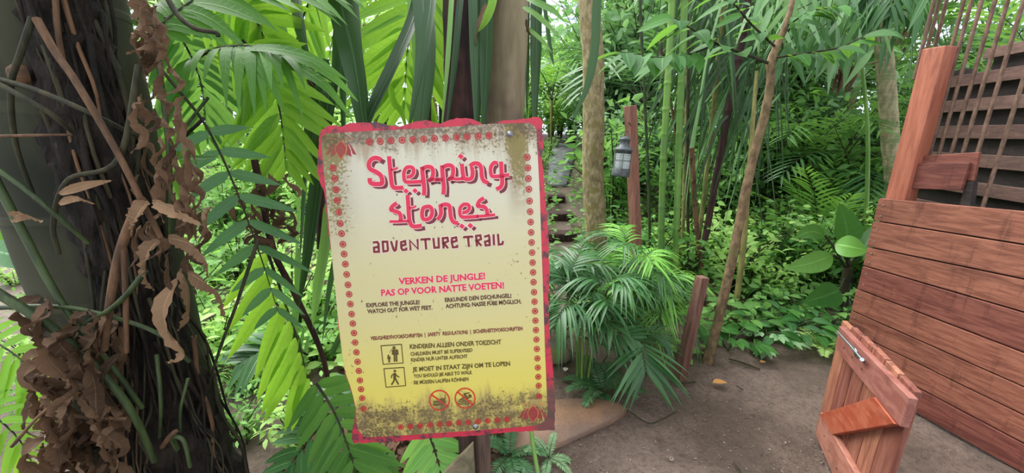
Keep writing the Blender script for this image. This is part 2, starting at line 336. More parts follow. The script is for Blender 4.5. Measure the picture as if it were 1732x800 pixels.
# rocks by the palm clump, steps of the far path
def rock(c, s, label, seed, mat='rock', name='rock'):
    bm = bmesh.new(); bmesh.ops.create_icosphere(bm, subdivisions=3, radius=1)
    for v in bm.verts:
        d = 1+.28*mnoise.noise(v.co*1.3+Vector((seed, 0, 0)))+.1*mnoise.noise(v.co*4+Vector((seed, 3, 0))); v.co = Vector((v.co.x*s[0]*d, v.co.y*s[1]*d, v.co.z*s[2]*d))
    me = bpy.data.meshes.new(name); bm.to_mesh(me); bm.free(); me.materials.append(M[mat]); me.polygons.foreach_set('use_smooth', [True]*len(me.polygons))
    o = bpy.data.objects.new(name, me); COL.objects.link(o); o.location = c; return tag(o, label, 'rock')
c = gd(918, 612); rock((c[0], c[1]+.1, .05), (.2, .15, .12), 'grey boulder low beside the right edge of the sign', 3)
c = gd(925, 575); rock((c[0], c[1]+.15, .09), (.17, .13, .12), 'mossy yellow-green boulder behind the grey boulder by the sign', 9)
for i, (x0, x1, y0, Y, h) in enumerate([(928, 975, 378, 5.2, .1), (930, 968, 352, 5.9, .1), (926, 955, 330, 6.6, .09), (928, 958, 262, 9.6, .12)]):
    a, b = at(x0, y0, Y), at(x1, y0, Y); mb = MB(); c = (a+b)/2; z = gh(c[0], c[1])+.02
    box(mb, (0, 0, 0), ((b[0]-a[0])/2, 0, 0), (0, .12, 0), (0, 0, h*.6)); o = bevel(mb.build('path_step', M['step_stone' if i == 3 else 'trunk_dark']), .015); o.location = (c[0], c[1], z)
    tag(o, ['low dark timber step nearest on the far uphill path', 'second dark timber step on the far uphill path', 'third dark timber step on the far uphill path', 'topmost grey step far up the path beyond the sign'][i], 'step')
mb = MB(); q = px((926, 318, 7.2), (958, 318, 7.2), (972, 285, 9.0), (962, 268, 9.6), (930, 268, 9.6)); q[:, 2] = gh(q[:, 0], q[:, 1])+.05; slab(mb, q, (0, 0, 1), .08)
tag(mb.build('paved_path', M['step_stone']), kind='structure', label='grey paved stretch of the far path')

# ------------------------------------------------------------------ the sign
SU = nz(A(.9975, .0523, .0477)); SZ = -A(.0564, -.108, -.9925); SZ = nz(SZ-SU*np.dot(SU, SZ)); SY = np.cross(SZ, SU)
SO = at(740, 475, 1.03)
post_c = at(818, 770, 1.02+.05)
SIGN = thing('trail_sign', 'weathered cream and yellow trail sign with ragged red border on a wooden post', 'sign', (post_c[0], post_c[1]+.03, 0))
SLOC = Vector(SO)-SIGN.location; SROT = Matrix((Vector(SU), Vector(SY), Vector(SZ))).transposed().to_euler()
def S(p, off=0.0):
    h = plane_hit(p[0], p[1], SO, SY)-SO; return A(np.dot(h, SU), -off, np.dot(h, SZ))
def sbuild(mb, name, mat, parent=None):
    o = mb.build(name, mat, parent or SIGN, smooth=False)
    if parent is None: o.location = SLOC; o.rotation_euler = SROT
    return o
def dirt(n, col, amount=1.0):
    v = n.coord('Object'); st = n.coord('Object', (1, 1, .12)); sep = n.n('ShaderNodeSeparateXYZ'); n.t.links.new(v, sep.inputs[0]); x, z = sep.outputs[0], sep.outputs[2]
    big = n.noise(v, 7, 4, .6); mid = n.noise(v, 26, 5, .7); fine = n.noise(v, 130, 4, .6); drip = n.noise(st, 34, 5, .65); fsp = n.noise(n.coord('Object', (1, 1, .6)), 95, 3, .5)
    top = n.ramp(z, .27, .43); bot = n.ramp(z, -.27, -.41); rgt = n.math('MULTIPLY', n.ramp(x, .20, .235), n.math('MULTIPLY', n.ramp(x, .285, .255), n.ramp(z, .12, .3)))
    lft = n.math('MULTIPLY', n.ramp(x, -.17, -.26), n.ramp(z, .05, .25))
    def mx(f, c): return n.mix(f, col, c)
    # soft brown washes
    f = n.math('MULTIPLY', n.ramp(n.math('ADD', n.math('MULTIPLY', drip, .7), n.math('ADD', n.math('MULTIPLY', top, .36), n.math('MULTIPLY', bot, .3))), .46, .72), .7*amount)
    col = mx(f, srgb(128, 104, 78))
    f = n.math('MULTIPLY', n.math('MULTIPLY', n.math('ADD', rgt, n.math('MULTIPLY', lft, .6)), n.ramp(mid, .28, .5)), .72*amount); col = mx(f, srgb(116, 94, 70))
    # olive moss flakes along the left edge, the top right and the lower rim
    reg = n.math('ADD', n.math('ADD', n.math('MULTIPLY', lft, .17), n.math('MULTIPLY', rgt, .2)), n.math('ADD', n.math('MULTIPLY', top, .09), n.math('MULTIPLY', bot, .1)))
    f = n.math('MULTIPLY', n.ramp(n.math('ADD', n.math('ADD', n.math('MULTIPLY', fine, .62), n.math('MULTIPLY', big, .42)), reg), .655, .70), .85*amount); col = mx(f, srgb(112, 100, 48))
    # dark dirt in the rims and small black specks
    f = n.math('MULTIPLY', n.ramp(n.math('ADD', n.math('MULTIPLY', n.math('ADD', top, bot), .24), n.math('ADD', n.math('MULTIPLY', mid, .5), n.math('MULTIPLY', fine, .3))), .56, .68), .75*amount); col = mx(f, srgb(70, 56, 44))
    f = n.math('MULTIPLY', n.ramp(n.math('ADD', n.math('MULTIPLY', fsp, .8), n.math('MULTIPLY', big, .25)), .675, .72), .85*amount); col = mx(f, srgb(62, 52, 42))
    return col
def sign_mat(name, c, amount=.5, rough=.45):
    n = NT(name); n.pbr(dirt(n, c, amount), rough, spec=.35); return n.m
n = NT('sign_face'); sp = n.n('ShaderNodeSeparateXYZ'); n.t.links.new(n.coord('Object'), sp.inputs[0])
c1 = n.mix(n.ramp(sp.outputs[2], .32, -.02), srgb(182, 177, 160), srgb(180, 170, 126)); c1 = n.mix(n.ramp(sp.outputs[2], -.01, -.36), c1, srgb(190, 176, 82))
n.pbr(dirt(n, c1), .45, n.bump(n.noise(n.coord('Object'), 160, 3), .08, .002), spec=.35); M['sign_face'] = n.m
n = NT('sign_red'); v = n.coord('Object'); a = n.noise(v, 22, 6, .7); b = n.noise(v, 90, 4)
col = n.mix(n.ramp(a, .48, .6), srgb(170, 28, 54), srgb(66, 34, 44)); col = n.mix(n.math('MULTIPLY', n.ramp(b, .58, .68), .6), col, srgb(96, 44, 52))
sp = n.n('ShaderNodeSeparateXYZ'); n.t.links.new(v, sp.inputs[0]); cor = n.math('MULTIPLY', n.ramp(sp.outputs[0], .235, .275), n.ramp(sp.outputs[2], -.32, -.37)); col = n.mix(n.math('MULTIPLY', cor, .85), col, srgb(74, 56, 50))
n.pbr(col, .5, n.bump(b, .3, .003)); M['sign_red'] = n.m
M['s_pink'] = sign_mat('sign_pink', srgb(190, 34, 68), .28); M['s_white'] = sign_mat('sign_white', srgb(222, 196, 188), .3); M['s_maroon'] = sign_mat('sign_maroon', srgb(98, 34, 46), .3)
M['s_brown'] = sign_mat('sign_brown', srgb(104, 30, 32), .3); M['s_dark'] = sign_mat('sign_dark_brown', srgb(70, 26, 20), .3); M['s_olive'] = sign_mat('sign_olive', srgb(80, 64, 16), .35)
M['s_red'] = sign_mat('sign_signal_red', srgb(184, 38, 24), .25); M['s_rose'] = sign_mat('sign_rose', srgb(156, 34, 38), .3); M['s_lotus'] = sign_mat('sign_lotus', srgb(138, 22, 40), .2); M['s_orange'] = sign_mat('sign_orange', srgb(206, 112, 60), .4)
M['grey_metal'] = plain('grey_metal', srgb(140, 140, 150), .35, .8, .5, .3, 60)
outer = [(540, 226), (545, 220), (553, 213), (566, 212), (576, 214), (592, 209), (606, 207), (622, 208), (634, 206), (650, 209), (664, 213), (676, 214), (690, 209), (704, 205), (722, 203), (735, 208), (745, 209), (757, 204), (772, 200), (786, 200), (800, 202), (810, 206), (817, 211), (828, 209), (840, 207), (853, 203), (862, 204), (872, 203), (890, 201), (902, 198), (912, 198), (917, 204), (917, 222), (918, 228), (920, 231), (919, 245), (917, 262), (919, 290), (922, 330), (926, 372), (928, 410), (929, 440), (930, 470), (927, 500), (928, 530), (930, 552), (930, 580), (933, 600), (935, 628), (938, 655), (939, 690), (938, 727), (900, 729), (860, 731), (800, 737), (740, 741), (690, 745), (640, 748), (598, 750), (594, 742), (597, 722), (601, 705), (601, 690), (597, 672), (591, 652), (584, 634), (580, 610), (578, 585), (573, 560), (570, 530), (571, 508), (566, 490), (567, 470), (563, 440), (558, 412), (554, 380), (551, 350), (548, 325), (541, 308), (536, 290), (538, 262)]
rs = random.Random(2); dense = []
for i in range(len(outer)):
    a, b = A(*outer[i]), A(*outer[(i+1) % len(outer)]); m = max(1, int(np.hypot(*(b-a))/5))
    for k in range(m): dense.append(a+(b-a)*k/m+A(rs.uniform(-.8, .8), rs.uniform(-.7, .7)))
mb = MB(); slab(mb, [S(p) for p in dense], (0, -1, 0), .006); BOARD = sbuild(mb, 'board', M['sign_red'])
inner = [(543, 233), (551, 226), (600, 223), (700, 218), (800, 212), (820, 210), (880, 208), (895, 208), (903, 212), (907, 219), (908, 235), (913, 330), (918, 480), (922, 600), (926, 690), (926, 700), (921, 712), (908, 719), (890, 721), (800, 728), (700, 735), (630, 739), (616, 738), (607, 730), (603, 715), (602, 690), (598, 672), (592, 651), (584, 630), (579, 600), (573, 550), (566, 480), (558, 400), (551, 320), (546, 270)]
mb = MB(); mb.polys([S(p, .0006) for p in inner], [list(range(len(inner)))]); sbuild(mb, 'printed_face', M['sign_face'], BOARD)

def stroke(mb, pts, w, off, sp=True, shift=(0, 0), closed=False, taper=None):
    p = np.asarray(pts, float)
    if closed: p = np.vstack([p, p[:1]])
    p = spline(p, max(8, 5*len(p))) if sp else p
    p = p+np.asarray(shift, float); d = np.diff(p, axis=0); d = d/(np.linalg.norm(d, axis=1, keepdims=True)+1e-9); nr = np.stack([-d[:, 1], d[:, 0]], 1)
    k = len(p); L = []; R = []
    for i in range(k):
        a = nr[max(i-1, 0)] if i or not closed else nr[-1]; b = nr[min(i, k-2)] if i < k-1 or not closed else nr[0]
        m = a+b; m = m/(np.dot(m, m)+1e-9)*2; l = np.linalg.norm(m); m = m*min(1, 1.6/l)
        h = w/2*(np.interp(i/(k-1), *taper) if taper else 1); L.append(S(p[i]+m*h, off)); R.append(S(p[i]-m*h, off))
    mb.polys(L+R, [(i, i+1, k+i+1, k+i) for i in range(k-1)])
def poly(mb, pts, off): mb.polys([S(p, off) for p in pts], [list(range(len(pts)))])
def disc(mb, c, r, off, r0=0, n=22, ry=None):
    ry = ry or r; a = np.arange(n)*2*math.pi/n
    o = [S((c[0]+r*math.cos(t), c[1]+ry*math.sin(t)), off) for t in a]
    if not r0: mb.polys(o, [list(range(n))]); return
    i = [S((c[0]+r0*math.cos(t), c[1]+r0*ry/r*math.sin(t)), off) for t in a]; mb.polys(o+i, [(k, (k+1) % n, n+(k+1) % n, n+k) for k in range(n)])
def Z(x0, y0, k): return lambda pts: [(x0+a/k, y0+b/k) for a, b in pts]
zA, zB, zC, zD = Z(610, 250, 8.89), Z(730, 250, 8.887), Z(640, 310, 7.873), Z(620, 380, 6.93)
T1 = [(zA([(312, 185), (262, 158), (205, 155), (150, 190), (125, 255), (150, 320), (230, 360), (300, 410), (326, 470), (322, 535), (260, 545), (185, 540), (145, 510), (140, 455)]), 9.0), (zA([(430, 128), (445, 300), (462, 480), (480, 570), (520, 602), (642, 600)]), 8.6), (zA([(455, 335), (520, 320), (560, 298)]), 4.5),
  (zA([(695, 440), (760, 425), (798, 370), (790, 310), (740, 288), (685, 305), (655, 370), (655, 450), (670, 500), (720, 516), (920, 508)]), 7.4), (zA([(925, 285), (940, 450), (958, 600), (955, 715)]), 8.6), (zA([(920, 320), (1000, 285), (1070, 300), (1092, 370), (1075, 450), (1020, 500)]), 8.2), (zA([(1010, 495), (1080, 478), (1200, 478)]), 7),
  (zB([(60, 475), (170, 478)]), 7), (zB([(158, 265), (170, 430), (186, 580), (180, 700)]), 8.6), (zB([(160, 300), (240, 262), (310, 280), (325, 350), (310, 430), (250, 485)]), 8.2), (zB([(240, 480), (300, 460), (380, 470), (470, 462)]), 6.5),
  (zB([(455, 240), (470, 380), (490, 455), (540, 472), (600, 455), (618, 380), (608, 290)]), 8.2), (zB([(575, 275), (640, 235), (710, 245), (745, 310), (755, 420), (785, 495), (850, 528)]), 8.4),
  (zB([(990, 232), (940, 225), (895, 280), (888, 360), (905, 420), (960, 432), (1060, 420), (1165, 408)]), 7.6), (zB([(1045, 208), (1052, 380), (1062, 520), (1035, 590), (972, 622)]), 8.4),
  (zC([(248, 262), (190, 305), (172, 350), (230, 372), (285, 400), (300, 450), (300, 500)]), 8.2), (zC([(152, 508), (250, 508), (410, 500)]), 5.6), (zC([(392, 155), (402, 320), (415, 480), (440, 555), (490, 575), (578, 562)]), 8.4), (zC([(415, 330), (470, 320), (502, 300)]), 4.4),
  (zC([(650, 308), (600, 330), (584, 400), (595, 465), (635, 482), (690, 460), (718, 395), (708, 335), (680, 310), (650, 308)]), 8.0), (zC([(825, 282), (835, 390), (815, 450), (785, 482)]), 8.0), (zC([(830, 300), (890, 280), (945, 300), (958, 380), (970, 460), (1005, 515), (1062, 530)]), 8.2),
  (zC([(1122, 392), (1180, 375), (1212, 330), (1195, 285), (1140, 280), (1095, 320), (1085, 390), (1105, 440), (1160, 450), (1330, 440)]), 7.2), (zC([(1405, 195), (1345, 238), (1325, 300), (1400, 310), (1440, 350), (1452, 420)]), 8.0), (zC([(1310, 440), (1420, 432), (1552, 418)]), 6.0)]
DIA = [(zA([(685, 650)])[0], 4.6), (zA([(820, 645)])[0], 4.6), (zB([(440, 130)])[0], 5.0), (zC([(1113, 570)])[0], 4.8), (zC([(1226, 563)])[0], 4.8)]
def title(grow, off, shift, name, mat, parent=None):
    mb = MB()
    for pts, w in T1: stroke(mb, pts, w*.87+grow, off, shift=shift)
    for c, r in DIA:
        r += grow*.75; cx, cy_ = c[0]+shift[0], c[1]+shift[1]; poly(mb, [(cx-r*1.1, cy_), (cx-r*.1, cy_-r*1.05), (cx+r*1.1, cy_), (cx+r*.1, cy_+r*1.05)], off)
    return sbuild(mb, name, mat, parent)
TL = title(0, .0022, (0, 0), 'title_lettering', M['s_pink'])
title(1.7, .0018, (0, 0), 'title_outline', M['s_white'], TL); sh = title(0, .0013, (5.6, 4.4), 'title_shadow', M['s_maroon'], TL); title(1.5, .0010, (5.6, 4.4), 'shadow_outline', M['s_white'], TL)
SUB = [[(76, 208), (128, 202), (142, 225), (146, 316), (92, 318), (88, 268), (140, 258)], [(190, 198), (200, 312), (246, 306), (252, 290), (244, 198), (182, 198)], [(288, 192), (318, 290), (330, 304), (345, 292), (356, 182)], [(468, 268), (466, 290), (424, 296), (408, 270), (406, 205), (452, 190), (458, 232), (412, 246)], [(518, 298), (508, 184), (604, 284), (598, 168)], [(636, 182), (645, 172), (738, 166), (744, 180)], [(690, 172), (700, 288)], [(784, 156), (796, 268), (848, 266), (844, 148)], [(904, 278), (894, 158), (948, 152), (956, 192), (908, 218), (956, 274)], [(1066, 236), (1062, 260), (1012, 264), (998, 200), (1002, 158), (1050, 148), (1056, 188), (1004, 206)], [(1136, 156), (1146, 144), (1236, 138), (1244, 150)], [(1190, 144), (1200, 258)], [(1294, 252), (1284, 130), (1334, 124), (1342, 168), (1296, 190), (1346, 246)], [(1380, 142), (1432, 124), (1440, 150), (1444, 238), (1396, 242), (1388, 198), (1438, 186)], [(1488, 112), (1494, 240)], [(1540, 108), (1550, 232), (1592, 226), (1600, 190)]]
mb = MB(); mo = MB()
for p in SUB: stroke(mb, zD(p), 4.1, .0016, sp=False); stroke(mo, zD(p), 6.2, .0012, sp=False)
st = sbuild(mb, 'subtitle_lettering', M['s_brown']); sbuild(mo, 'subtitle_outline', M['s_white'], st)
def text(s, p0, p1, cap, mat, name='notice_text', off=.0013, bold=.014, outline=None):
    cu = bpy.data.curves.new('lettering', 'FONT'); cu.body = s; cu.resolution_u = 2; ob = bpy.data.objects.new('lettering', cu); COL.objects.link(ob)
    def mesh(b):
        cu.offset = b; dg = bpy.context.evaluated_depsgraph_get(); dg.update(); me = ob.evaluated_get(dg).to_mesh()
        v = np.array([q.co[:] for q in me.vertices]); f = [list(q.vertices) for q in me.polygons]; ob.evaluated_get(dg).to_mesh_clear(); return v, f
    a, b = A(*p0), A(*p1); d = b-a; up = nz(A(d[1], -d[0])); r = random.Random(len(s)); x0 = x1 = None
    def put(bd, o, m, nm, par):
        nonlocal x0, x1
        v, f = mesh(bd)
        if x0 is None: x0, x1 = v[:, 0].min(), v[:, 0].max()
        t = (v[:, 0]-x0)/(x1-x0); wv = .35*np.sin(t*len(s)*1.9+1)
        q = [S(a+d*tt+up*(vv*cap/.73+ww), o) for tt, vv, ww in zip(t, v[:, 1], wv)]; mb = MB(); mb.polys(q, f); return sbuild(mb, nm, m, par)
    t = put(bold, off, mat, name, None)
    if outline: put(bold+.03, off-.0004, outline, 'text_outline', t)
    bpy.data.objects.remove(ob); bpy.data.curves.remove(cu); return t
text('VERKEN DE JUNGLE!', (674.5, 481), (821, 471.6), 11, M['s_pink'], bold=.04, outline=M['s_white'])
text('PAS OP VOOR NATTE VOETEN!', (645, 500.5), (853, 487), 11, M['s_pink'], bold=.04, outline=M['s_white'])
for s, a, b, c, m in [('EXPLORE THE JUNGLE!', (620, 519.6), (710, 514), 7, 's_dark'), ('WATCH OUT FOR WET FEET.', (621.6, 530), (731.6, 523), 7, 's_dark'), ('ERKUNDE DEN DSCHUNGEL!', (752.8, 510.6), (865, 503), 7, 's_dark'), ('ACHTUNG: NASSE FÜßE MÖGLICH.', (754, 521), (882, 512.7), 7, 's_dark'),
    ('VEILIGHEIDSVOORSCHRIFTEN  |  SAFETY  REGULATIONS  |  SICHERHEITSVORSCHRIFTEN', (627, 575), (884, 558), 6.2, 's_brown'), ('KINDEREN ALLEEN ONDER TOEZICHT', (693.4, 589.8), (848, 581.4), 7.6, 's_olive'), ('CHILDREN MUST BE SUPERVISED', (694.5, 601.5), (799.5, 594.5), 6, 's_olive'), ('KINDER NUR UNTER AUFSICHT', (695.5, 611.5), (791, 605), 6, 's_olive'),
    ('JE MOET IN STAAT ZIJN OM TE LOPEN', (698, 628.2), (863, 618), 7.6, 's_olive'), ('YOU SHOULD BE ABLE TO WALK', (699.6, 638.8), (799, 632), 6, 's_olive'), ('SIE MÜSSEN LAUFEN KÖNNEN', (699.6, 649.8), (792.7, 643.6), 6, 's_olive')]:
    text(s, a, b, c, M[m], bold=.034)
# rosettes round the rim
mb0 = None
def rosette(c, first=[None]):
    q = S(c); 
    if first[0] is None:
        mb = MB(); r = 5.7; k = .6/376
        for a0, a1 in ((r, r-1.9), (2.9, 0)):
            t = np.arange(20)*2*math.pi/20; o = [(a0*k*math.cos(x), 0, a0*k*math.sin(x)*1.04) for x in t]
            if a1: i = [(a1*k*math.cos(x), 0, a1*k*math.sin(x)*1.04) for x in t]; mb.polys(o+i, [(j, (j+1) % 20, 20+(j+1) % 20, 20+j) for j in range(20)])
            else: mb.polys(o+[(-4.4*k, 0, 0)], [list(range(20))])
        first[0] = mb.build('rosette', M['s_rose'], SIGN, smooth=False); o = first[0]
    else: o = first[0].copy(); COL.objects.link(o); o.parent = SIGN
    o.rotation_euler = SROT; o.location = SLOC+Vector(SU*q[0]+SZ*q[2]-SY*.0013)
for x, y in zip(np.linspace(625, 827, 12), np.linspace(240, 229.5, 12)): rosette((x, y))
for y in [284, 302, 320.6, 339, 359, 378, 395, 413, 429.5, 446.5, 464, 481.5, 497.5, 514, 531, 547, 563, 579, 595.5, 611.6, 627, 643, 658, 673, 691]: rosette((np.interp(y, (284, 691), (564, 615)), y))
for y in [266, 284, 302, 320, 340, 358, 375.5, 393, 410, 427, 444, 460.5, 477, 494, 510, 526, 542, 558, 574, 590, 606, 621.5, 637, 652, 670]: rosette((np.interp(y, (266, 670), (892, 912)), y))
for x, y in zip(np.linspace(678.3, 857.7, 12), np.linspace(722, 708.8, 12)): rosette((x, y))
def lotus(c, s, name='lotus_emblem'):
    P = lambda pts: [(c[0]+a*s, c[1]+b*s) for a, b in pts]
    mb = MB(); poly(mb, P([(0, -15), (5, -12), (8.5, -5), (7.5, 3), (3, 10), (-.5, 15), (-5, 9), (-9, 1), (-8.5, -7), (-5, -12)]), .0016)
    for m in (-1, 1):
        F_ = lambda pts: P([(a*m, b) for a, b in pts])
        poly(mb, F_([(-7.5, -13), (-12, -9), (-16, 1), (-17.5, 11), (-11, 8), (-8.5, 6), (-10.5, 0), (-10.5, -7)]), .0013); poly(mb, F_([(-10, -14), (-16, -9), (-21, -2), (-26, 8), (-19.5, 6), (-18, -1), (-14.5, -8)]), .0013)
    o = sbuild(mb, name, M['s_lotus']); mo = MB()
    for m in (-1, 1): stroke(mo, P([(-2*m, -15), (-9*m, -18), (-22*m, -20)]), 1.0, .0015); stroke(mo, P([(-1*m, -15.5), (-9*m, -6), (-8.5*m, 3), (0, 15.5)]), 1.2, .0019)
    sbuild(mo, 'emblem_outline', M['s_orange'], o)
lotus((577, 254), 1.0); lotus((901.5, 700), .92)
z7 = Z(630, 570, 6.15); z8 = Z(710, 640, 13.33)
def pictogram(frame, fig):
    mb = MB(); f = z7(frame); f = f+[f[0], f[1]]; stroke(mb, f, 1.5, .0013, sp=False); o = sbuild(mb, 'pictogram_frame', M['s_olive']); fig(o)
def walker(o, pts=None):
    mb = MB(); disc(mb, z7([(234, 352)])[0], 2.3, .0014)
    for p, w in (([(232, 372), (232, 430)], 4.6), ([(228, 380), (203, 395), (197, 425)], 1.9), ([(238, 380), (255, 402), (280, 416)], 1.9), ([(230, 425), (222, 460), (198, 495)], 2.7), ([(236, 425), (252, 455), (272, 492)], 2.7)): stroke(mb, z7(p), w, .0014, sp=False)
    sbuild(mb, 'walking_figure', M['s_olive'], o)
def parent_child(o):
    for cx, cy_, k, nm in ((237, 172, 1, 'adult_figure'), (173, 222, .5, 'child_figure')):
        mb = MB(); q = lambda pts: z7([(cx+a*k, cy_+b*k) for a, b in pts]); disc(mb, q([(-12, -62)])[0], 2.5*k+.3, .0014)
        for p, w in (([(-2, -45), (0, 10)], 7.2), ([(-26, -42), (-28, 10)], 2.2), ([(24, -42), (30, 10)], 2.2), ([(-9, 5), (-6, 82)], 2.9), ([(12, 5), (16, 82)], 2.9)): stroke(mb, q(p), w*k, .0014, sp=False)
        sbuild(mb, nm, M['s_olive'], o)
    mb = MB(); stroke(mb, z7([(206, 120), (178, 162)]), .8, .0015, sp=False); sbuild(mb, 'guiding_line', M['s_olive'], o)
pictogram([(90, 90), (302, 74), (320, 268), (112, 282)], parent_child); pictogram([(120, 328), (328, 314), (346, 504), (142, 520)], walker)
def prohibition(c, r, a, b, fig):
    mb = MB(); disc(mb, c, r, .0018, r-2.3, 36); stroke(mb, [a, b], 2.6, .0018, sp=False); o = sbuild(mb, 'prohibition_symbol', M['s_red']); mb = MB(); fig(mb); sbuild(mb, 'crossed_out_picture', M['s_olive'], o)
def snack(mb):
    poly(mb, z8([(292, 548), (310, 522), (360, 505), (415, 508), (445, 530), (448, 542)]), .0013); poly(mb, z8([(295, 572), (445, 560), (450, 602), (300, 614)]), .0013)
    poly(mb, z8([(452, 445), (560, 440), (565, 590), (480, 600)]), .0013); stroke(mb, z8([(575, 350), (568, 600)]), 1.2, .0013, sp=False)
def swim(mb):
    disc(mb, z8([(1132, 395)])[0], 3, .0013)
    for p, w in (([(1120, 318), (1000, 345)], 2.2), ([(1000, 345), (1095, 460)], 3.6), ([(1010, 420), (900, 485)], 2.6)): stroke(mb, z8(p), w, .0013, sp=False)
    for y in (505, 560): stroke(mb, z8([(855, y), (900, y+15), (935, y+22), (985, y-8), (1030, y+8), (1070, y+16), (1120, y-12), (1185, y+10)]), 1.5, .0013)
prohibition((743.4, 676.6), 17.8, (730, 667), (757, 687), snack); prohibition((786.6, 673), 17.8, (773.5, 662), (801, 685), swim)
for p in ((862, 227), (804.5, 721.5)):
    mb = MB(); q = S(p); lathe(mb, [(0, .006), (.0035, .006), (.004, .0045), (.004, .002), (.0085, .002), (.009, 0)], n=16); o = mb.build('bolt', M['grey_metal'], SIGN)
    o.location = SLOC+Vector(SU*q[0]+SZ*q[2]-SY*.0006); o.rotation_euler = (SROT.to_matrix() @ Matrix.Rotation(math.pi/2, 3, 'X')).to_euler()
M['post_dark'] = wood_mat('post_dark', srgb(66, 52, 46), srgb(96, 78, 66), srgb(48, 38, 34), (14, 14, 1.2), rough=.8)
M['wood_green'] = wood_mat('wood_green', srgb(88, 84, 62), srgb(126, 116, 92), srgb(66, 72, 48), (6, 6, 3), rough=.8)
o3 = np.array(SIGN.location)
mb = MB(); p = post_c; box(mb, (0, 0, .47), (.021, 0, 0), (0, .021, 0), (0, 0, .49)); bevel(mb.build('post', M['post_dark'], SIGN), .006)
b0 = at(790, 770, 1.02+.05+.05); mb = MB(); box(mb, (b0[0]-o3[0], b0[1]-o3[1]+.04, .46), (.034, 0, 0), (0, .012, 0), (0, 0, .46)); bevel(mb.build('backing_plank', M['post_dark'], SIGN), .004)
Yb = 1.035; q = px((800, 752, Yb), (803, 800, Yb), (803, 850, Yb), (728, 850, Yb), (752, 800, Yb))-o3; mb = MB(); slab(mb, q, (0, -1, 0), .02); bevel(mb.build('brace_board', M['wood_green'], SIGN), .004)
# ------------------------------------------------------------------ wooden hut, gate
WC = (srgb(102, 60, 47), srgb(132, 85, 67), srgb(58, 30, 25))
M['plank'] = wood_mat('plank', *WC, (9, 1.0, 16), (0, 0, 0)); M['picket'] = wood_mat('picket', srgb(120, 74, 57), srgb(148, 102, 80), srgb(82, 46, 36), (14, 14, 1.2))
M['post_red'] = wood_mat('post_red', srgb(134, 78, 58), srgb(154, 96, 74), srgb(114, 64, 50), (10, 10, 1.0), dark=.3); M['rail_wood'] = wood_mat('rail_wood', srgb(132, 84, 70), srgb(152, 106, 90), srgb(76, 54, 54), (8, 2, 8)); M['brace_wood'] = wood_mat('brace_wood', srgb(150, 78, 46), srgb(166, 100, 68), srgb(92, 44, 34), (7, 2.2, 9))
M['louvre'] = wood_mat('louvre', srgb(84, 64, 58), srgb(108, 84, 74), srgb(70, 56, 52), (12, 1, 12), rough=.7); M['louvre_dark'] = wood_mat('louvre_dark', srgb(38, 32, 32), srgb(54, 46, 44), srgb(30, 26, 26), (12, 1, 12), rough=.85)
M['bar_brown'] = bark_mat('bar_brown', srgb(84, 64, 54), srgb(116, 92, 78), scale=40, stretch=(1, 1, .4), bump=.4); M['galv'] = plain('galvanised', srgb(176, 186, 196), .3, .9, .5, .12, 40); M['nail'] = plain('nail', srgb(150, 132, 122), .45, .5)
HA = A(2.21, 2.3, 0); HD = A(math.sin(math.radians(167)), math.cos(math.radians(167)), 0); HN = A(HD[1], -HD[0], 0)   # wall: far end, direction towards the viewer, face normal
HUT = thing('wooden_hut', 'red-brown plank hut with upright bars and dark louvred back wall', 'hut', HA)
ho = HA
Zb = [1.172, 1.031, .865, .742, .586, .434, .30, .16, .0]; Sl = [.058, .037, .052, .009, -.028, -.035, -.03, -.02, 0]
LEN = 1.45; rs = random.Random(4)
for i in range(8):
    e = .0036; t = .024; off = HN*rs.uniform(-.002, .003); e0 = HD*(-.012+.007*rs.random())
    q = [HA+off+e0+A(0, 0, Zb[i]-e), HA+off+HD*LEN+A(0, 0, Zb[i]+Sl[i]*LEN-e), HA+off+HD*LEN+A(0, 0, Zb[i+1]+Sl[i+1]*LEN+e), HA+off+e0+A(0, 0, Zb[i+1]+e)]
    mb = MB(); slab(mb, np.array(q)-ho, HN, t); b = bevel(mb.build('wall_board', M['plank'], HUT, smooth=False), .003)
    for k in (.28, .74):
        c = HA+HD*.022+HN*.0035+A(0, 0, Zb[i]*(1-k)+Zb[i+1]*k)-ho; mb = MB(); a = np.arange(10)*math.pi/5
        mb.polys([c+HD*.0055*math.cos(x)+A(0, 0, .0055*math.sin(x)) for x in a]+[c-HN*.004+HD*.0055*math.cos(x)+A(0, 0, .0055*math.sin(x)) for x in a], [list(range(10))]+[(j, (j+1) % 10, 10+(j+1) % 10, 10+j) for j in range(10)]); mb.build('nail', M['nail'], b, smooth=False)
def hit_wall(x, y, off=0.0): return plane_hit(x, y, HA-HN*off, HN)
mb = MB(); q = [HA+HD*.03+A(0, 0, 1.14), HA+HD*LEN+A(0, 0, 1.19), HA+HD*LEN, HA+HD*.03]; slab(mb, np.array(q)-ho-HN*.026, HN, .012); mb.build('seam_shade_board', M['louvre_dark'], HUT, smooth=False)  # dark sheet added behind the boards so the seams read as shaded
# corner post, standing behind the far end of the boards
pt = at(1582, 60, 2.37); pc = HA+HD*.052-HN*.074; mb = MB(); ztop = 1.99
box(mb, pc-ho+A(0, 0, ztop/2), HD*.05, HN*.046, (0, 0, ztop/2)); bevel(mb.build('corner_post', M['post_red'], HUT, smooth=False), .004)
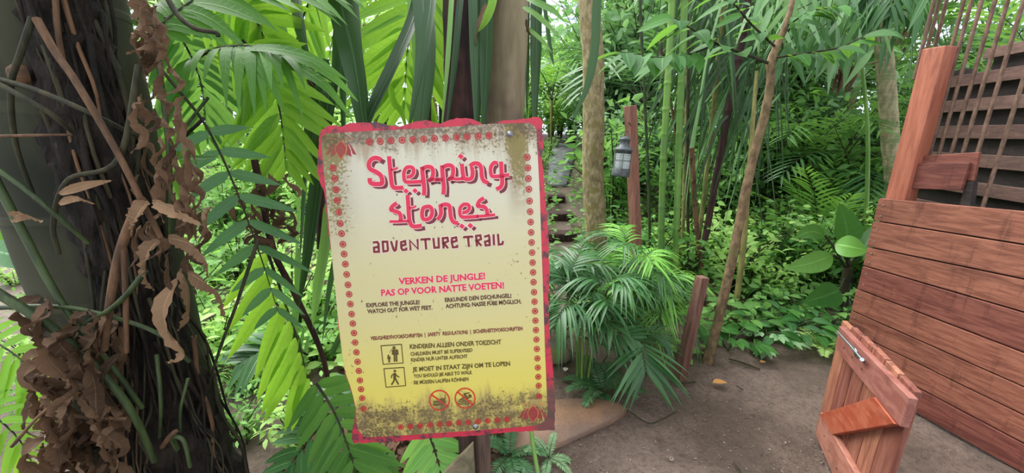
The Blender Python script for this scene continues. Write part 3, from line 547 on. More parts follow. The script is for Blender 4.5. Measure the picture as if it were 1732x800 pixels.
# two short boards filling the gap above the top board
def wboard(quad, off, th, mat, name):
    q = np.array([hit_wall(*p, off) for p in quad])-ho; mb = MB(); slab(mb, q, HN, th); return bevel(mb.build(name, mat, HUT, smooth=False), .003)
wboard([(1530, 277), (1640, 275), (1625, 322), (1515, 318)], .055, .022, M['plank'], 'infill_board')
wboard([(1538, 265), (1656, 257), (1646, 306), (1530, 300)], .080, .022, M['plank'], 'infill_board')
wboard([(1634, 308), (1646, 306), (1640, 352), (1624, 350)], .080, .04, M['louvre_dark'], 'stub_post')
# upright bars
for i, x in enumerate([1577, 1589, 1605, 1626, 1646, 1671, 1710]):
    p = hit_wall(x, 200, .13); zb = 1.0 if i > 4 else 1.25; mb = MB(); tube(mb, [p*[1, 1, 0]+A(0, 0, z)-ho for z in (zb, 1.7, 2.3, 3.0, 3.6)], .0085, 8); mb.build('bar', M['bar_brown'], HUT)
for s in np.arange(.78, 1.5, .1):
    p = HA-HN*.13+HD*s; mb = MB(); tube(mb, [p*[1, 1, 0]+A(0, 0, z)-ho for z in (1.0, 1.7, 2.3, 3.0, 3.6)], .0085, 8); mb.build('bar', M['bar_brown'], HUT)
for i, x in enumerate([1562, 1571, 1583]):
    p = at(x+3, 60, 2.42); mb = MB(); tube(mb, [p*[1, 1, 0]+A(0, 0, z)-ho for z in (1.85, 2.4, 3.0, 3.6)], .009, 8); mb.build('bar', M['bar_brown'], HUT)
# louvred back wall
L0 = at(1590, 133, 3.15)*[1, 1, 0]; LD = nz(A(-.2, -.98, 0)); LN = A(LD[1], -LD[0], 0)
zs = [plane_hit(1600, y, L0, LN)[2] for y in (97, 131, 171, 213, 258, 302, 346, 392, 440)]
for i, z in enumerate(zs):
    a = L0-LD*(.06 if i else -.31); b = L0+LD*1.9; hp = (zs[i]-zs[i+1]) if i < len(zs)-1 else .17
    mb = MB(); slab(mb, np.array([a+A(0, 0, z), b+A(0, 0, z), b+A(0, 0, z-hp*.46), a+A(0, 0, z-hp*.46)])-ho, LN, .03); bevel(mb.build('louvre_slat', M['louvre'], HUT, smooth=False), .003)
    mb = MB(); a2 = a+LD*.02; slab(mb, np.array([a2+A(0, 0, z-.004), b+A(0, 0, z-.004), b+A(0, 0, z-hp), a2+A(0, 0, z-hp)])-ho-LN*.05, LN, .02); mb.build('gap_shade_board', M['louvre_dark'], HUT, smooth=False)  # dark boards added to stand in for the shaded gaps between slats
for s in (.05, 1.0, 1.85):
    c = L0+LD*s-LN*.11; mb = MB(); box(mb, c-ho+A(0, 0, 1.0), LD*.04, LN*.04, (0, 0, 1.0)); mb.build('louvre_post', M['louvre_dark'], HUT, smooth=False)
# gate
GA = A(1.622, 1.72, 0); GD = nz(A(-.3, -.95, 0)); GN = A(GD[1], -GD[0], 0)
if np.dot(GN, -GA) < 0: GN = -GN
GATE = thing('gate', 'low open picket gate with diagonal brace and steel bolt beside the muddy path', 'gate', GA)
def gh_(x, y, off=0.0): return plane_hit(x, y, GA+GN*off, GN)
gp = [(1424, 541), (1440, 552), (1457, 567), (1476, 585), (1497, 608), (1520, 633), (1550, 659)]
for i in range(6):
    a, b = gh_(*gp[i]), gh_(*gp[i+1]); d = nz((b-a)*[1, 1, 0])*.0022
    za = a[2]; q = np.array([a+d, b-d, (b-d)*[1, 1, 0]+A(0, 0, .012), (a+d)*[1, 1, 0]+A(0, 0, .012)]); q[1][2] = a[2]-.006; q[0][2] = a[2]
    mb = MB(); slab(mb, q-GA, GN, .022); bevel(mb.build('picket', M['picket'], GATE, smooth=False), .003)
def gboard(quad, off, th, mat, name, par=GATE):
    mb = MB(); slab(mb, np.array([gh_(*p, off) for p in quad])-GA, GN, th); return bevel(mb.build(name, mat, par, smooth=False), .003)
RAIL = gboard([(1419, 551), (1538, 673), (1522, 722), (1412, 589)], .028, .028, M['rail_wood'], 'rail')
gboard([(1388, 697), (1450, 808), (1425, 842), (1379, 735)], .028, .028, M['rail_wood'], 'rail')
gboard([(1386, 700), (1478, 671), (1513, 717), (1407, 735)], .032, .028, M['brace_wood'], 'brace')
mb = MB(); tube(mb, np.array([gh_(1416, 560, .040), gh_(1437, 583, .042), gh_(1458, 608, .042)])-GA, .0042, 8); tube(mb, np.array([gh_(1458, 608, .032), gh_(1458, 608, .052)])-GA, .008, 8)
q = [gh_(*p, .033)-GA for p in ((1440, 583), (1447, 590), (1453, 606), (1446, 603))]; slab(mb, q, GN, .004); o = mb.build('bolt_bar', M['galv'], RAIL)
M['bolt_hole'] = plain('bolt_hole', srgb(40, 30, 30), .9)
for x, y in ((1427, 588), (1441, 604), (1457, 624), (1394, 737), (1402, 762), (1415, 792)):
    mb = MB(); c = gh_(x, y, .0295)-GA; a = np.arange(8)*math.pi/4; mb.polys([c+GD*.005*math.cos(t)+A(0, 0, .0035*math.sin(t)) for t in a], [list(range(8))]); mb.build('screw_hole', M['bolt_hole'], RAIL if y < 700 else GATE, smooth=False)

# ------------------------------------------------------------------ lantern on its post, stake
M['post_brown'] = wood_mat('post_brown', srgb(104, 68, 56), srgb(126, 88, 74), srgb(84, 54, 46), (12, 12, 1.2), rough=.75)
M['stake'] = wood_mat('stake', srgb(80, 56, 46), srgb(108, 80, 68), srgb(62, 44, 38), (12, 12, 1.2), rough=.8)
def leaning_post(name, base, top, w, mat, label, cat, yaw=.35):
    base, top = np.asarray(base), np.asarray(top); z = nz(top-base); x = nz(np.cross(z, A(-math.sin(yaw), math.cos(yaw), 0)*-1)); y = np.cross(z, x)
    mb = MB(); box(mb, (top-base)/2-z*.02, x*w/2, y*w/2, (top-base)/2+z*.02); o = bevel(mb.build(name, mat, smooth=False), .004); o.location = base; return tag(o, label, cat)
LP = leaning_post('lantern_post', A(at(1081, 548, 2.95)[0], 2.95, 0), at(1066, 179, 2.95), .066, M['post_brown'], 'tall slim brown post with a lantern hung on it', 'post', .5)
b = gd(1149, 645); leaning_post('wooden_stake', b, at(1188, 468, b[1]+.02), .058, M['stake'], 'short leaning brown stake driven into the mud beside the slim tree', 'stake', .3)
LT = at(1049, 298, 2.84); K = .0044
LAN = thing('lantern', 'old grey ship lantern with ribbed clear glass hanging on the tall post', 'lantern', LT, rot=(0, math.radians(3.5), 0))
M['lantern_metal'] = plain('lantern_metal', srgb(78, 82, 86), .6, .4, .5, .35, 45, .3)
n = NT('lantern_glass'); g = n.n('ShaderNodeBsdfGlossy'); g.inputs[1].default_value = .08; t = n.n('ShaderNodeBsdfTransparent'); t.inputs[0].default_value = (.86, .9, .93, 1)
d = n.n('ShaderNodeBsdfTranslucent'); d.inputs[0].default_value = (.85, .9, .95, 1); m1 = n.n('ShaderNodeMixShader'); m1.inputs[0].default_value = .75; n.t.links.new(t.outputs[0], m1.inputs[1]); n.t.links.new(d.outputs[0], m1.inputs[2])
m2 = n.n('ShaderNodeMixShader'); m2.inputs[0].default_value = .14; n.t.links.new(m1.outputs[0], m2.inputs[1]); n.t.links.new(g.outputs[0], m2.inputs[2]); n.t.links.new(m2.outputs[0], n.out.inputs[0]); M['lantern_glass'] = n.m
zz = lambda y: (680-y)/8.886*K
R_ = lambda p: p*K
mb = MB(); lathe(mb, [(0, 0), (R_(14.3), 0), (R_(14.6), zz(660)), (R_(14.4), zz(575)), (R_(13.2), zz(562)), (R_(11), zz(560)), (0, zz(560))]); mb.build('base', M['lantern_metal'], LAN)
mb = MB(); pr = []
for i in range(29):
    y = 562-(562-350)*i/28; pr.append((R_(12.7+.75*(1 if i % 4 in (1, 2) else 0)), zz(y)))
lathe(mb, pr, n=24); mb.build('glass', M['lantern_glass'], LAN)
mb = MB(); lathe(mb, [(R_(11), zz(352)), (R_(13.6), zz(350)), (R_(13.6), zz(312)), (R_(15), zz(300)), (R_(15), zz(290)), (R_(11.5), zz(262)), (R_(8.4), zz(248)), (R_(8), zz(165)), (R_(9), zz(158)), (R_(9), zz(145)), (R_(6), zz(125)), (R_(2), zz(110)), (0, zz(108))]); mb.build('hood', M['lantern_metal'], LAN)
for a in np.arange(6)*math.pi/3+.3:
    mb = MB(); tube(mb, [(R_(14.2)*math.cos(a), R_(14.2)*math.sin(a), z) for z in (zz(572), zz(450), zz(330))], R_(.55), 6); mb.build('guard_wire', M['lantern_metal'], LAN)
mb = MB(); a = np.linspace(0, 2*math.pi, 25); tube(mb, np.stack([R_(14.2)*np.cos(a), R_(14.2)*np.sin(a), np.full(25, zz(450))], 1), R_(.5), 6, caps=False); mb.build('guard_ring', M['lantern_metal'], LAN)
mb = MB(); tube(mb, spline([(-R_(8), 0, zz(160)), (-R_(7), 0, zz(80)), (0, 0, zz(40)), (R_(5), R_(2), zz(70)), (R_(8), 0, zz(160))], 16), R_(.6), 6); mb.build('handle', M['lantern_metal'], LAN)
mb = MB(); tube(mb, spline([(0, 0, zz(48)), (R_(1), R_(3), zz(-40)), (R_(3), R_(8), zz(-90)), (R_(8), R_(11), zz(-60)), (R_(10), R_(16), zz(-50))], 14), R_(.9), 6); mb.build('hook', M['stem_brown'], LAN)
mb = MB(); tube(mb, [(0, 0, zz(560)), (0, 0, zz(470))], R_(3), 10); mb.build('burner', M['lantern_metal'], LAN)
# ------------------------------------------------------------------ things lying on the path
mb = MB(); c = gd(1135, 779); a = np.linspace(0, 2*math.pi, 17); tube(mb, np.stack([.0085*np.cos(a), .0085*np.sin(a), np.full(17, 0)], 1), .0028, 6, caps=False)
o = mb.build('washer', M['nail']); o.location = (c[0], c[1], .012); tag(o, 'small pale metal ring lying in the mud at the bottom of the picture', 'ring')
def twig(pts, r, label):
    p = np.array([gd(*q)+A(0, 0, .012) for q in pts]); mb = MB(); tube(mb, spline(p, 14), r, 6); o = mb.build('twig', M['stem_dark'], origin=p[0]); o.location = p[0]; tag(o, label, 'twig')
twig([(1050, 690), (1070, 703), (1097, 719), (1120, 712), (1142, 700)], .004, 'thin bent twig lying on the path in front of the drooping palm frond')
twig([(1132, 648), (1150, 651), (1175, 649)], .006, 'short dark twig lying across the foot of the stake')
twig([(1232, 609), (1255, 616), (1285, 627)], .007, 'dark stick on the soil to the right of the slim tree')
twig([(1245, 655), (1256, 662)], .004, 'tiny twig lying alone in the middle of the muddy path')
twig([(1240, 785), (1250, 797), (1256, 810)], .004, 'thin twig at the bottom edge below the middle of the path')
def fallen(x, y, l, w, mat, label, rz):
    mb = MB(); leaves(mb, A(0, 0, .012), A(math.cos(rz), math.sin(rz), .12), (0, 0, 1), l, w, 'ovate', .2, 6, .15); c = gd(x, y); o = mb.build('fallen_leaf', mat); o.location = (c[0], c[1], .008); tag(o, label, 'leaf')
M['leaf_tan'] = leaf_mat('leaf_tan', srgb(186, 132, 70), srgb(200, 150, 96), (.3, .18, .06, 1), .2, .6); M['leaf_pale'] = leaf_mat('leaf_pale', srgb(196, 200, 190), srgb(214, 216, 204), (.3, .3, .25, 1), .2, .6)
fallen(1285, 617, .05, .03, M['leaf_tan'], 'small orange-tan fallen leaf on the soil right of the slim tree', .2); fallen(1205, 652, .10, .05, M['leaf_tan'], 'curled yellow-brown fallen leaf on the path below the stake', .1)
fallen(1003, 673, .07, .035, M['leaf_pale'], 'pale grey fallen leaf at the edge of the stone slab', .5); fallen(955, 632, .05, .035, M['leaf_pale'], 'white fallen leaf by the foot of the left palm stems', 1.2)
# chips and crumbs of bark strewn over the mud
mb = MB(); k = 5200; P = np.stack([RNG.uniform(.15, 2.1, k), RNG.uniform(1.0, 3.0, k), np.full(k, .0)], 1); P = P[(P[:, 0] < 1.45+.25*(P[:, 1]-1))]; k = len(P)
P[:, 2] = [.022*mnoise.noise(Vector((x*1.7, y*1.7, 0)))+.014*mnoise.noise(Vector((x*7, y*7, 3)))-.008 for x, y, _ in P]
D = np.stack([RNG.normal(size=k), RNG.normal(size=k), RNG.uniform(-.1, .3, k)], 1); L = RNG.uniform(.003, .010, k)*RNG.choice([1, 1, 1.8], k); leaves(mb, P, D, A(0, 0, 1)+RNG.normal(size=(k, 3))*.3, L, L*RNG.uniform(.3, .8, k), 'lance', 0, 2, .3)
M['chips'] = leaf_mat('chips', srgb(48, 38, 32), srgb(150, 136, 122), (.05, .04, .03, 1), .05, .8, .2)
tag(mb.build('bark_chips', M['chips']), 'crumbs of bark and gravel strewn over the muddy path', 'bark chips', kind='stuff')
# ------------------------------------------------------------------ trunks in front
LX, LY = -1.2, 1.1
TREE = thing('old_tree', 'massive dark tree trunk at far left wrapped in roots and dead fern leaves', 'tree', (LX, LY, 0)); to = A(LX, LY, 0)
mb = MB(); zt = np.linspace(-.05, 3.4, 60); tube(mb, np.stack([0*zt, 0*zt, zt], 1), .172+.02*np.exp(-zt*2.5), 40, bumps=.05); mb.build('trunk', M['trunk_pale'], TREE)
mb = MB(); zt = np.linspace(-.05, 3.4, 150); wd = sstep(1.25, .5, zt); tube(mb, np.stack([.145-.105*wd+.008*np.sin(zt*4), -.092+.05*wd+.008*np.sin(zt*7), zt], 1), .072+.09*wd+.006*np.sin(zt*5+1)+.02*np.exp(-zt*1.3), 64, bumps=.2, seed=5)
n = mb.build('root_mantle', M['root_mat'], TREE); d = n.modifiers.new('rough', 'DISPLACE'); tx = bpy.data.textures.new('rough', 'CLOUDS'); tx.noise_scale = .035; tx.noise_depth = 3; d.texture = tx; d.strength = .05; d.mid_level = .5; d.texture_coords = 'GLOBAL'
mb = MB(); lathe(mb, [(0, .03), (.012, .028), (.02, .02), (.023, .008), (.02, 0)], n=14); o = mb.build('knot', M['stem_brown'], TREE); o.location = Vector(at(46, 127, LY-.16)-to); o.rotation_euler = (math.pi/2, 0, -.5)
rs = random.Random(8)
for i in range(64):   # roots running down the mantle
    a0 = rs.uniform(-1.7, .9); z0 = rs.uniform(.5, 2.6); l = rs.uniform(.4, 1.6); p = []
    for k in range(9):
        z = z0-l*k/8; a0 += rs.uniform(-.16, .16); r = .178+.03*math.exp(-z*1.3)+rs.uniform(-.012, .02); w_ = sstep(1.25, .5, z); r -= .105*(1-w_); p.append((.145-.105*w_+r*math.cos(a0), -.092+.05*w_+r*math.sin(a0), z))
    mb = MB(); tube(mb, spline(p, 24), np.linspace(rs.uniform(.003, .008), .002, 24), 6); mb.build('aerial_root', M[rs.choice(['stem_brown', 'stem_dark', 'root_mat', 'root_mat', 'stem_dark', 'root_mat'])], TREE)
def stalk(pts, r, mat, par=TREE, org=to, name='fern_stalk', n=20):
    mb = MB(); p = spline(px(*pts), n)-org; tube(mb, p, np.linspace(r, r*.75, n), 7); return mb.build(name, M[mat], par)
f_ = LY-.24
stalk([(62, 32, f_), (95, 90, f_-.01), (130, 140, f_-.02), (200, 260, f_-.03), (240, 340, f_-.03), (272, 402, f_-.02)], .0075, 'stem_brown')
stalk([(-20, 130, f_), (60, 152, f_-.02), (155, 192, f_-.02), (240, 235, f_+.06)], .006, 'stem_dark'); stalk([(-20, 133, f_-.02), (40, 165, f_-.03), (90, 195, f_-.02), (125, 226, f_+.02)], .006, 'stem_dark')
stalk([(-20, 231, f_-.04), (60, 229, f_-.03), (122, 228, f_)], .0035, 'stem_brown'); stalk([(-40, 262, f_-.05), (40, 318, f_-.05), (90, 360, f_-.04), (150, 412, f_)], .0055, 'stem_green')
stalk([(-20, 521, f_-.06), (60, 518, f_-.06), (130, 522, f_-.05), (220, 545, f_-.04), (280, 572, f_-.03), (320, 612, f_)], .006, 'stem_green')
stalk([(-10, 492, f_-.08), (60, 535, f_-.08), (120, 580, f_-.07), (180, 640, f_-.06), (225, 700, f_-.05), (262, 780, f_-.03)], .010, 'stem_green'); stalk([(-10, 300, f_-.05), (40, 395, f_-.05), (85, 480, f_-.05), (130, 550, f_-.05), (190, 620, f_-.04), (240, 690, f_-.02)], .008, 'stem_green')
stalk([(246, 458, f_-.05), (215, 497, f_-.06), (185, 524, f_-.06), (150, 545, f_-.05), (128, 575, f_-.04)], .006, 'stem_green')
stalk([(236, 342, f_-.05), (205, 420, f_-.05), (188, 500, f_-.05), (176, 592, f_-.05)], .010, 'stem_brown', name='broken_stalk'); stalk([(208, 400, f_-.05), (212, 480, f_-.05), (214, 596, f_-.04)], .0065, 'stem_brown', name='broken_stalk')
stalk([(235, 110, f_), (200, 270, f_-.02), (115, 305, f_-.02), (90, 380, f_-.01), (100, 430, f_)], .006, 'stem_dark', name='aerial_root', n=30); stalk([(55, 30, f_), (35, 90, f_-.01), (18, 150, f_), (28, 250, f_+.03), (60, 340, f_+.06)], .006, 'stem_dark', name='aerial_root')
stalk([(80, 700, f_-.1), (150, 705, f_-.08), (215, 708, f_-.06)], .006, 'stem_brown', name='aerial_root'); stalk([(20, 755, f_-.1), (70, 700, f_-.1), (130, 655, f_-.08)], .004, 'stem_brown', name='aerial_root')
stalk([(300, 760, f_), (290, 740, f_-.02), (310, 745, f_-.02), (322, 790, f_-.02)], .006, 'stem_green', name='aerial_root'); stalk([(275, 755, f_-.01), (290, 735, f_-.03), (300, 728, f_-.02)], .007, 'stem_brown', name='aerial_root')
stalk([(265, 600, f_), (272, 680, f_-.02), (270, 740, f_-.01)], .005, 'stem_green', name='aerial_root'); stalk([(318, 640, f_+.02), (306, 690, f_), (305, 730, f_)], .004, 'stem_green', name='aerial_root')
def curl(pts, w, seed, tw=3.0, mat='dead', n=22, nrm=(.2, -1, .2)):
    mb = MB(); ribbon(mb, px(*pts)-to, w, nrm, n+6, .28, 'lance', tw, .28, seed); return mb.build('dead_leaf', M[mat], TREE)
e_ = f_-.05
for pts, w, tw in [([(268, 405, e_), (250, 430, e_-.03), (247, 470, e_-.03), (262, 492, e_-.02)], .042, 1.5), ([(300, 470, e_), (278, 520, e_-.03), (285, 560, e_-.03), (312, 595, e_-.02), (300, 608, e_), (284, 614, e_)], .05, 1.2), ([(305, 455, e_+.05), (320, 490, e_), (318, 540, e_), (300, 560, e_)], .045, 2.2),
    ([(285, 402, e_+.02), (320, 412, e_), (348, 440, e_-.01), (352, 470, e_)], .042, 1.2), ([(318, 460, e_), (350, 480, e_), (372, 500, e_), (380, 540, e_)], .045, 1.8), ([(250, 340, e_), (230, 370, e_-.02), (222, 400, e_-.02)], .04, 1.0), ([(258, 342, e_), (300, 358, e_-.02), (345, 382, e_-.02)], .034, .8), ([(100, 328, e_), (150, 312, e_-.02), (190, 305, e_)], .022, .6), ([(100, 345, e_), (130, 335, e_-.02), (160, 345, e_)], .018, .8),
    ([(20, 370, e_), (40, 362, e_-.02), (72, 375, e_-.02)], .03, 1.4), ([(190, 680, e_), (160, 690, e_-.02), (120, 660, e_-.03)], .06, 1.5)]: curl(pts, w*.8, int(pts[0][0]), tw, 'dead_light')
rs = random.Random(21)
for i in range(60):   # crisp dead leaves hanging down the right side of the trunk
    y = rs.uniform(-20, 430); x = rs.uniform(225, 262)+rs.random()**.8*min(95, max(10, y*.35)); Y = e_+rs.uniform(0, .2); l = rs.uniform(40, 95)
    curl([(x, y, Y), (x+rs.uniform(-14, 14), y+l*.35, Y-.03), (x+rs.uniform(-20, 18), y+l*.7, Y-.02), (x+rs.uniform(-26, 20), y+l, Y)], rs.uniform(.014, .03), i, rs.uniform(2, 7), n=16)
for i in range(95):   # a brown heap of dead leaves at the lower left of the trunk
    x = rs.uniform(60, 205); y = rs.uniform(500, 790); Y = e_+rs.uniform(-.06, .12); l = rs.uniform(40, 110)
    curl([(x, y, Y), (x+rs.uniform(-40, 25), y+l*.4, Y-.03), (x+rs.uniform(-40, 30), y+l*.8, Y-.01), (x+rs.uniform(-30, 30), y+l, Y)], rs.uniform(.018, .045), 50+i, rs.uniform(1, 4.5), n=22)

def trunk_thing(name, pts, r, mat, label, cat='tree', n=40, seg=18, bumps=.06, part='trunk', z0=True):
    p = px(*pts); 
    if z0: p[0][2] = gh(p[0][0], p[0][1])-.03
    b = p[0].copy(); t = thing(name, label, cat, b); mb = MB(); q = spline(p, n)-b; u = np.linspace(0, 1, n); tube(mb, q, np.interp(u, np.linspace(0, 1, len(r)), r), seg, bumps=bumps); mb.build(part, M[mat], t); return t, b
GT, _ = trunk_thing('grey_tree', [(845, 640, 1.78), (849, 400, 1.78), (853, 200, 1.78), (860, 0, 1.78), (868, -300, 1.8)], [.092, .090, .087, .085, .08], 'trunk_grey', 'smooth mottled grey tree trunk rising directly behind the top right of the sign', bumps=.04)
BT, bo = trunk_thing('brown_tree', [(1012, 548, 3.25), (1010, 420, 3.25), (1003, 300, 3.25), (1004, 200, 3.25), (1003, 100, 3.25), (996, 0, 3.27), (985, -150, 3.3)], [.095, .088, .088, .085, .082, .08, .075], 'trunk_brown', 'rough light-brown tree trunk between the sign and the lantern post', n=70)
ST, sto = trunk_thing('slim_tree', [(1195, 613, 2.40), (1214, 545, 2.40), (1240, 430, 2.4), (1261, 325, 2.4), (1277, 255, 2.4), (1294, 190, 2.4), (1303, 140, 2.4), (1304, 106, 2.4), (1313, 80, 2.42), (1328, 45, 2.42), (1340, 0, 2.44), (1350, -90, 2.5)], [.038, .030, .028, .027, .026, .024, .022, .024, .02, .017, .014, .012], 'trunk_slim', 'slim leaning brown tree right of the short stake, its branches carrying big oval leaves', n=80, seg=12, bumps=.12)
def branch(pts, r, par, org, mat='stem_dark'):
    p = spline(px(*pts), 20); mb = MB(); tube(mb, p-org, np.linspace(r, r*.5, 20), 7); mb.build('branch', M[mat], par); return p
rs = random.Random(5)
def leafy(p, n, L, W, par, org, mat, droop=.25, kind='ovate', spread=.9, start=.3, name='foliage', down=.35):
    mb = MB(); P = []; D = []
    for i in range(n):
        u = start+(1-start)*i/(n-1); k = u*(len(p)-1); a = int(min(k, len(p)-2)); q = p[a]+(p[a+1]-p[a])*(k-a); t = nz(p[a+1]-p[a]); s = nz(np.cross(t, A(0, 0, 1)))*(1 if i % 2 else -1)
        P.append(q-org); D.append(t*.7+s*spread+A(rs.uniform(-.3, .3), rs.uniform(-.3, .3), rs.uniform(-down-.3, .3-down)))
    leaves(mb, np.array(P), np.array(D), A(0, -.5, 1)+np.array([[rs.uniform(-.5, .5) for _ in range(3)] for _ in P]), np.array([rs.uniform(.75, 1.15)*L for _ in P]), np.array([rs.uniform(.8, 1.1)*W for _ in P]), kind, droop, 6, .12); return mb.build(name, M[mat], par)
b1 = branch([(1303, 108, 2.4), (1262, 92, 2.36), (1215, 75, 2.3), (1180, 55, 2.26), (1140, 30, 2.2)], .009, ST, sto); b2 = branch([(1212, 74, 2.3), (1165, 92, 2.22), (1110, 97, 2.12), (1050, 88, 2.05)], .006, ST, sto)
b3 = branch([(1308, 98, 2.4), (1360, 90, 2.3), (1420, 80, 2.25), (1480, 52, 2.2)], .007, ST, sto); b4 = branch([(1312, 80, 2.42), (1270, 40, 2.3), (1240, 5, 2.2), (1190, -30, 2.1)], .007, ST, sto); b5 = branch([(1328, 45, 2.42), (1370, 20, 2.3), (1420, 10, 2.2)], .006, ST, sto)
leafy(b1, 16, .19, .085, ST, sto, 'broad'); leafy(b2, 18, .19, .085, ST, sto, 'broad', start=.25); leafy(b3, 16, .15, .055, ST, sto, 'broad', start=.1); leafy(b4, 18, .15, .055, ST, sto, 'broad', start=.1); leafy(b5, 16, .14, .05, ST, sto, 'broad', start=.1)
trunk_thing('olive_sapling', [(1247, 508, 3.0), (1256, 430, 3.0), (1262, 360, 3.02), (1270, 250, 3.05), (1280, 120, 3.1)], [.026, .022, .02, .017, .012], 'bark_olive', 'thin olive-green sapling stem half hidden behind the slim leaning tree', seg=10, bumps=.1)
PT, pto = trunk_thing('palm_tree', [(1513, 420, 4.3), (1512, 330, 4.3), (1506, 240, 4.3), (1500, 150, 4.3), (1494, 70, 4.3), (1490, 28, 4.3)], [.085, .082, .078, .078, .07, .06], 'palm_trunk', 'ringed pale palm trunk standing left of the hut corner post', n=60, cat='palm')
top = px((1490, 28, 4.3))[0]
for i in range(13):
    az = i*360/13+10; mb = MB(); frond(mb, arch(top, az, 72-(i % 3)*14, 1.5, 120), 22, .42, .035, 60, (0, 0, 1), .55, .15, .012, 'strap', 4, .15, lift=-.1, rs=rs); mb.build('frond', [M['palm'], M['stem_green']], PT, pto)

# ------------------------------------------------------------------ strap-leaved palm behind the sign
SP = thing('strap_leaved_palm', 'dark-stemmed plant with long hanging strap leaves rising behind the sign', 'palm', at(770, 660, 1.62)*[1, 1, 0]); spo = np.array(SP.location)
for x0, x1, r, Y in ((768, 776, .066, 1.72), (722, 716, .036, 1.78)):
    p = px((x0, 640, Y), (x0, 400, Y), (x1, 205, Y), (x1, 0, Y), (x1+4, -240, Y)); p[0][2] = 0; mb = MB(); tube(mb, spline(p, 40)-spo, np.linspace(r*1.1, r*.9, 40), 16, bumps=.1); mb.build('stem', M['trunk_dark'], SP)
def strap(pts, w, mat='strap', tw=.2, nrm=(0, -1, .1), prof='strap', fold=.18):
    mb = MB(); ribbon(mb, px(*pts)-spo, w, nrm, 20, fold, prof, tw, 0, int(pts[0][0])); mb.build('strap_leaf', M[mat], SP)
for pts, w, mat in [
  ([(415, -120, 1.7), (430, 0, 1.55), (440, 90, 1.5), (458, 152, 1.48)], .052, 'strap'), ([(445, -100, 1.7), (462, 10, 1.6), (482, 60, 1.58), (500, 105, 1.57)], .045, 'strap_pale'), ([(435, -90, 1.75), (452, 20, 1.66), (470, 70, 1.64), (482, 98, 1.63)], .04, 'strap'),
  ([(495, -150, 1.7), (503, 0, 1.55), (512, 60, 1.5), (526, 112, 1.5)], .042, 'strap'), ([(565, -150, 1.7), (575, 0, 1.6), (572, 100, 1.55), (553, 260, 1.5)], .045, 'strap'), ([(572, -120, 1.75), (579, 0, 1.66), (581, 120, 1.6), (582, 300, 1.55)], .038, 'strap'),
  ([(566, -150, 1.65), (578, 0, 1.5), (600, 110, 1.42), (626, 300, 1.36)], .085, 'strap'), ([(590, -100, 1.75), (600, 60, 1.62), (612, 150, 1.56), (640, 300, 1.5)], .06, 'strap'), ([(720, -60, 1.75), (700, 30, 1.6), (665, 110, 1.5), (618, 215, 1.42), (600, 300, 1.4)], .045, 'strap'),
  ([(705, -150, 1.75), (716, 0, 1.6), (722, 90, 1.52), (712, 215, 1.46), (700, 330, 1.42)], .075, 'strap'), ([(690, -100, 1.8), (706, 40, 1.72), (712, 130, 1.7), (700, 260, 1.66)], .06, 'strap_pale'), ([(745, -150, 1.7), (730, 0, 1.5), (712, 110, 1.42), (688, 240, 1.38)], .038, 'strap'), ([(772, -150, 1.65), (764, 0, 1.5), (757, 110, 1.44), (745, 240, 1.4)], .018, 'strap_pale'),
  ([(788, -100, 1.62), (776, 30, 1.5), (768, 120, 1.46), (752, 240, 1.42)], .024, 'strap'), ([(797, -150, 1.65), (800, 0, 1.52), (803, 110, 1.48), (806, 260, 1.45)], .032, 'strap'), ([(826, -120, 1.72), (824, 20, 1.64), (822, 110, 1.6), (816, 260, 1.58)], .05, 'strap'), ([(812, -120, 1.76), (812, 20, 1.7), (811, 120, 1.7), (808, 260, 1.7)], .03, 'strap'),
  ([(908, -150, 1.9), (907, 0, 1.85), (906, 110, 1.82), (903, 260, 1.8)], .05, 'strap'), ([(893, -60, 1.9), (893, 60, 1.86), (892, 140, 1.84), (890, 250, 1.84)], .016, 'strap'), ([(880, 60, 1.9), (884, 110, 1.86), (890, 160, 1.84), (896, 260, 1.84)], .022, 'strap_pale'), ([(915, -40, 1.9), (925, 40, 1.88), (932, 90, 1.88), (937, 112, 1.88)], .018, 'strap'),
  ([(1030, -120, 1.8), (1010, 0, 1.75), (1006, 80, 1.72), (992, 150, 1.7), (965, 208, 1.68)], .036, 'strap'), ([(880, -10, 1.6), (905, 3, 1.55), (935, 18, 1.52), (956, 38, 1.5)], .022, 'strap_pale'), ([(885, 12, 1.6), (905, 24, 1.56), (928, 44, 1.55), (946, 62, 1.55)], .018, 'strap_pale'), ([(888, 45, 1.62), (905, 58, 1.6), (920, 72, 1.6), (934, 90, 1.6)], .015, 'strap_pale'),
  ([(838, -60, 1.6), (834, 0, 1.55), (822, 35, 1.53), (808, 55, 1.52)], .03, 'fern_bright'), ([(560, 130, 1.45), (548, 220, 1.42), (535, 330, 1.4), (520, 440, 1.38), (503, 530, 1.38)], .052, 'strap'), ([(552, 100, 1.5), (545, 160, 1.48), (530, 230, 1.46), (512, 330, 1.45)], .05, 'strap'),
  ([(560, 330, 1.5), (552, 410, 1.48), (538, 490, 1.46), (528, 560, 1.45)], .045, 'strap_pale'), ([(575, 350, 1.6), (570, 420, 1.55), (556, 500, 1.52), (545, 580, 1.5)], .025, 'strap'), ([(520, 160, 1.6), (518, 260, 1.58), (513, 360, 1.56), (505, 470, 1.55)], .02, 'strap'), ([(505, 250, 1.7), (506, 340, 1.68), (503, 430, 1.66), (500, 500, 1.66)], .018, 'strap_pale'),
  ([(505, 420, 1.5), (505, 490, 1.46), (500, 560, 1.42), (512, 640, 1.4)], .03, 'strap_pale'), ([(500, 560, 1.42), (510, 610, 1.4), (505, 660, 1.38)], .03, 'strap'), ([(660, 145, 1.9), (668, 175, 1.9), (680, 190, 1.9), (690, 230, 1.9)], .03, 'fern_bright'), ([(560, 600, 1.35), (580, 560, 1.33), (596, 520, 1.32)], .022, 'strap')]: strap(pts, w, mat)
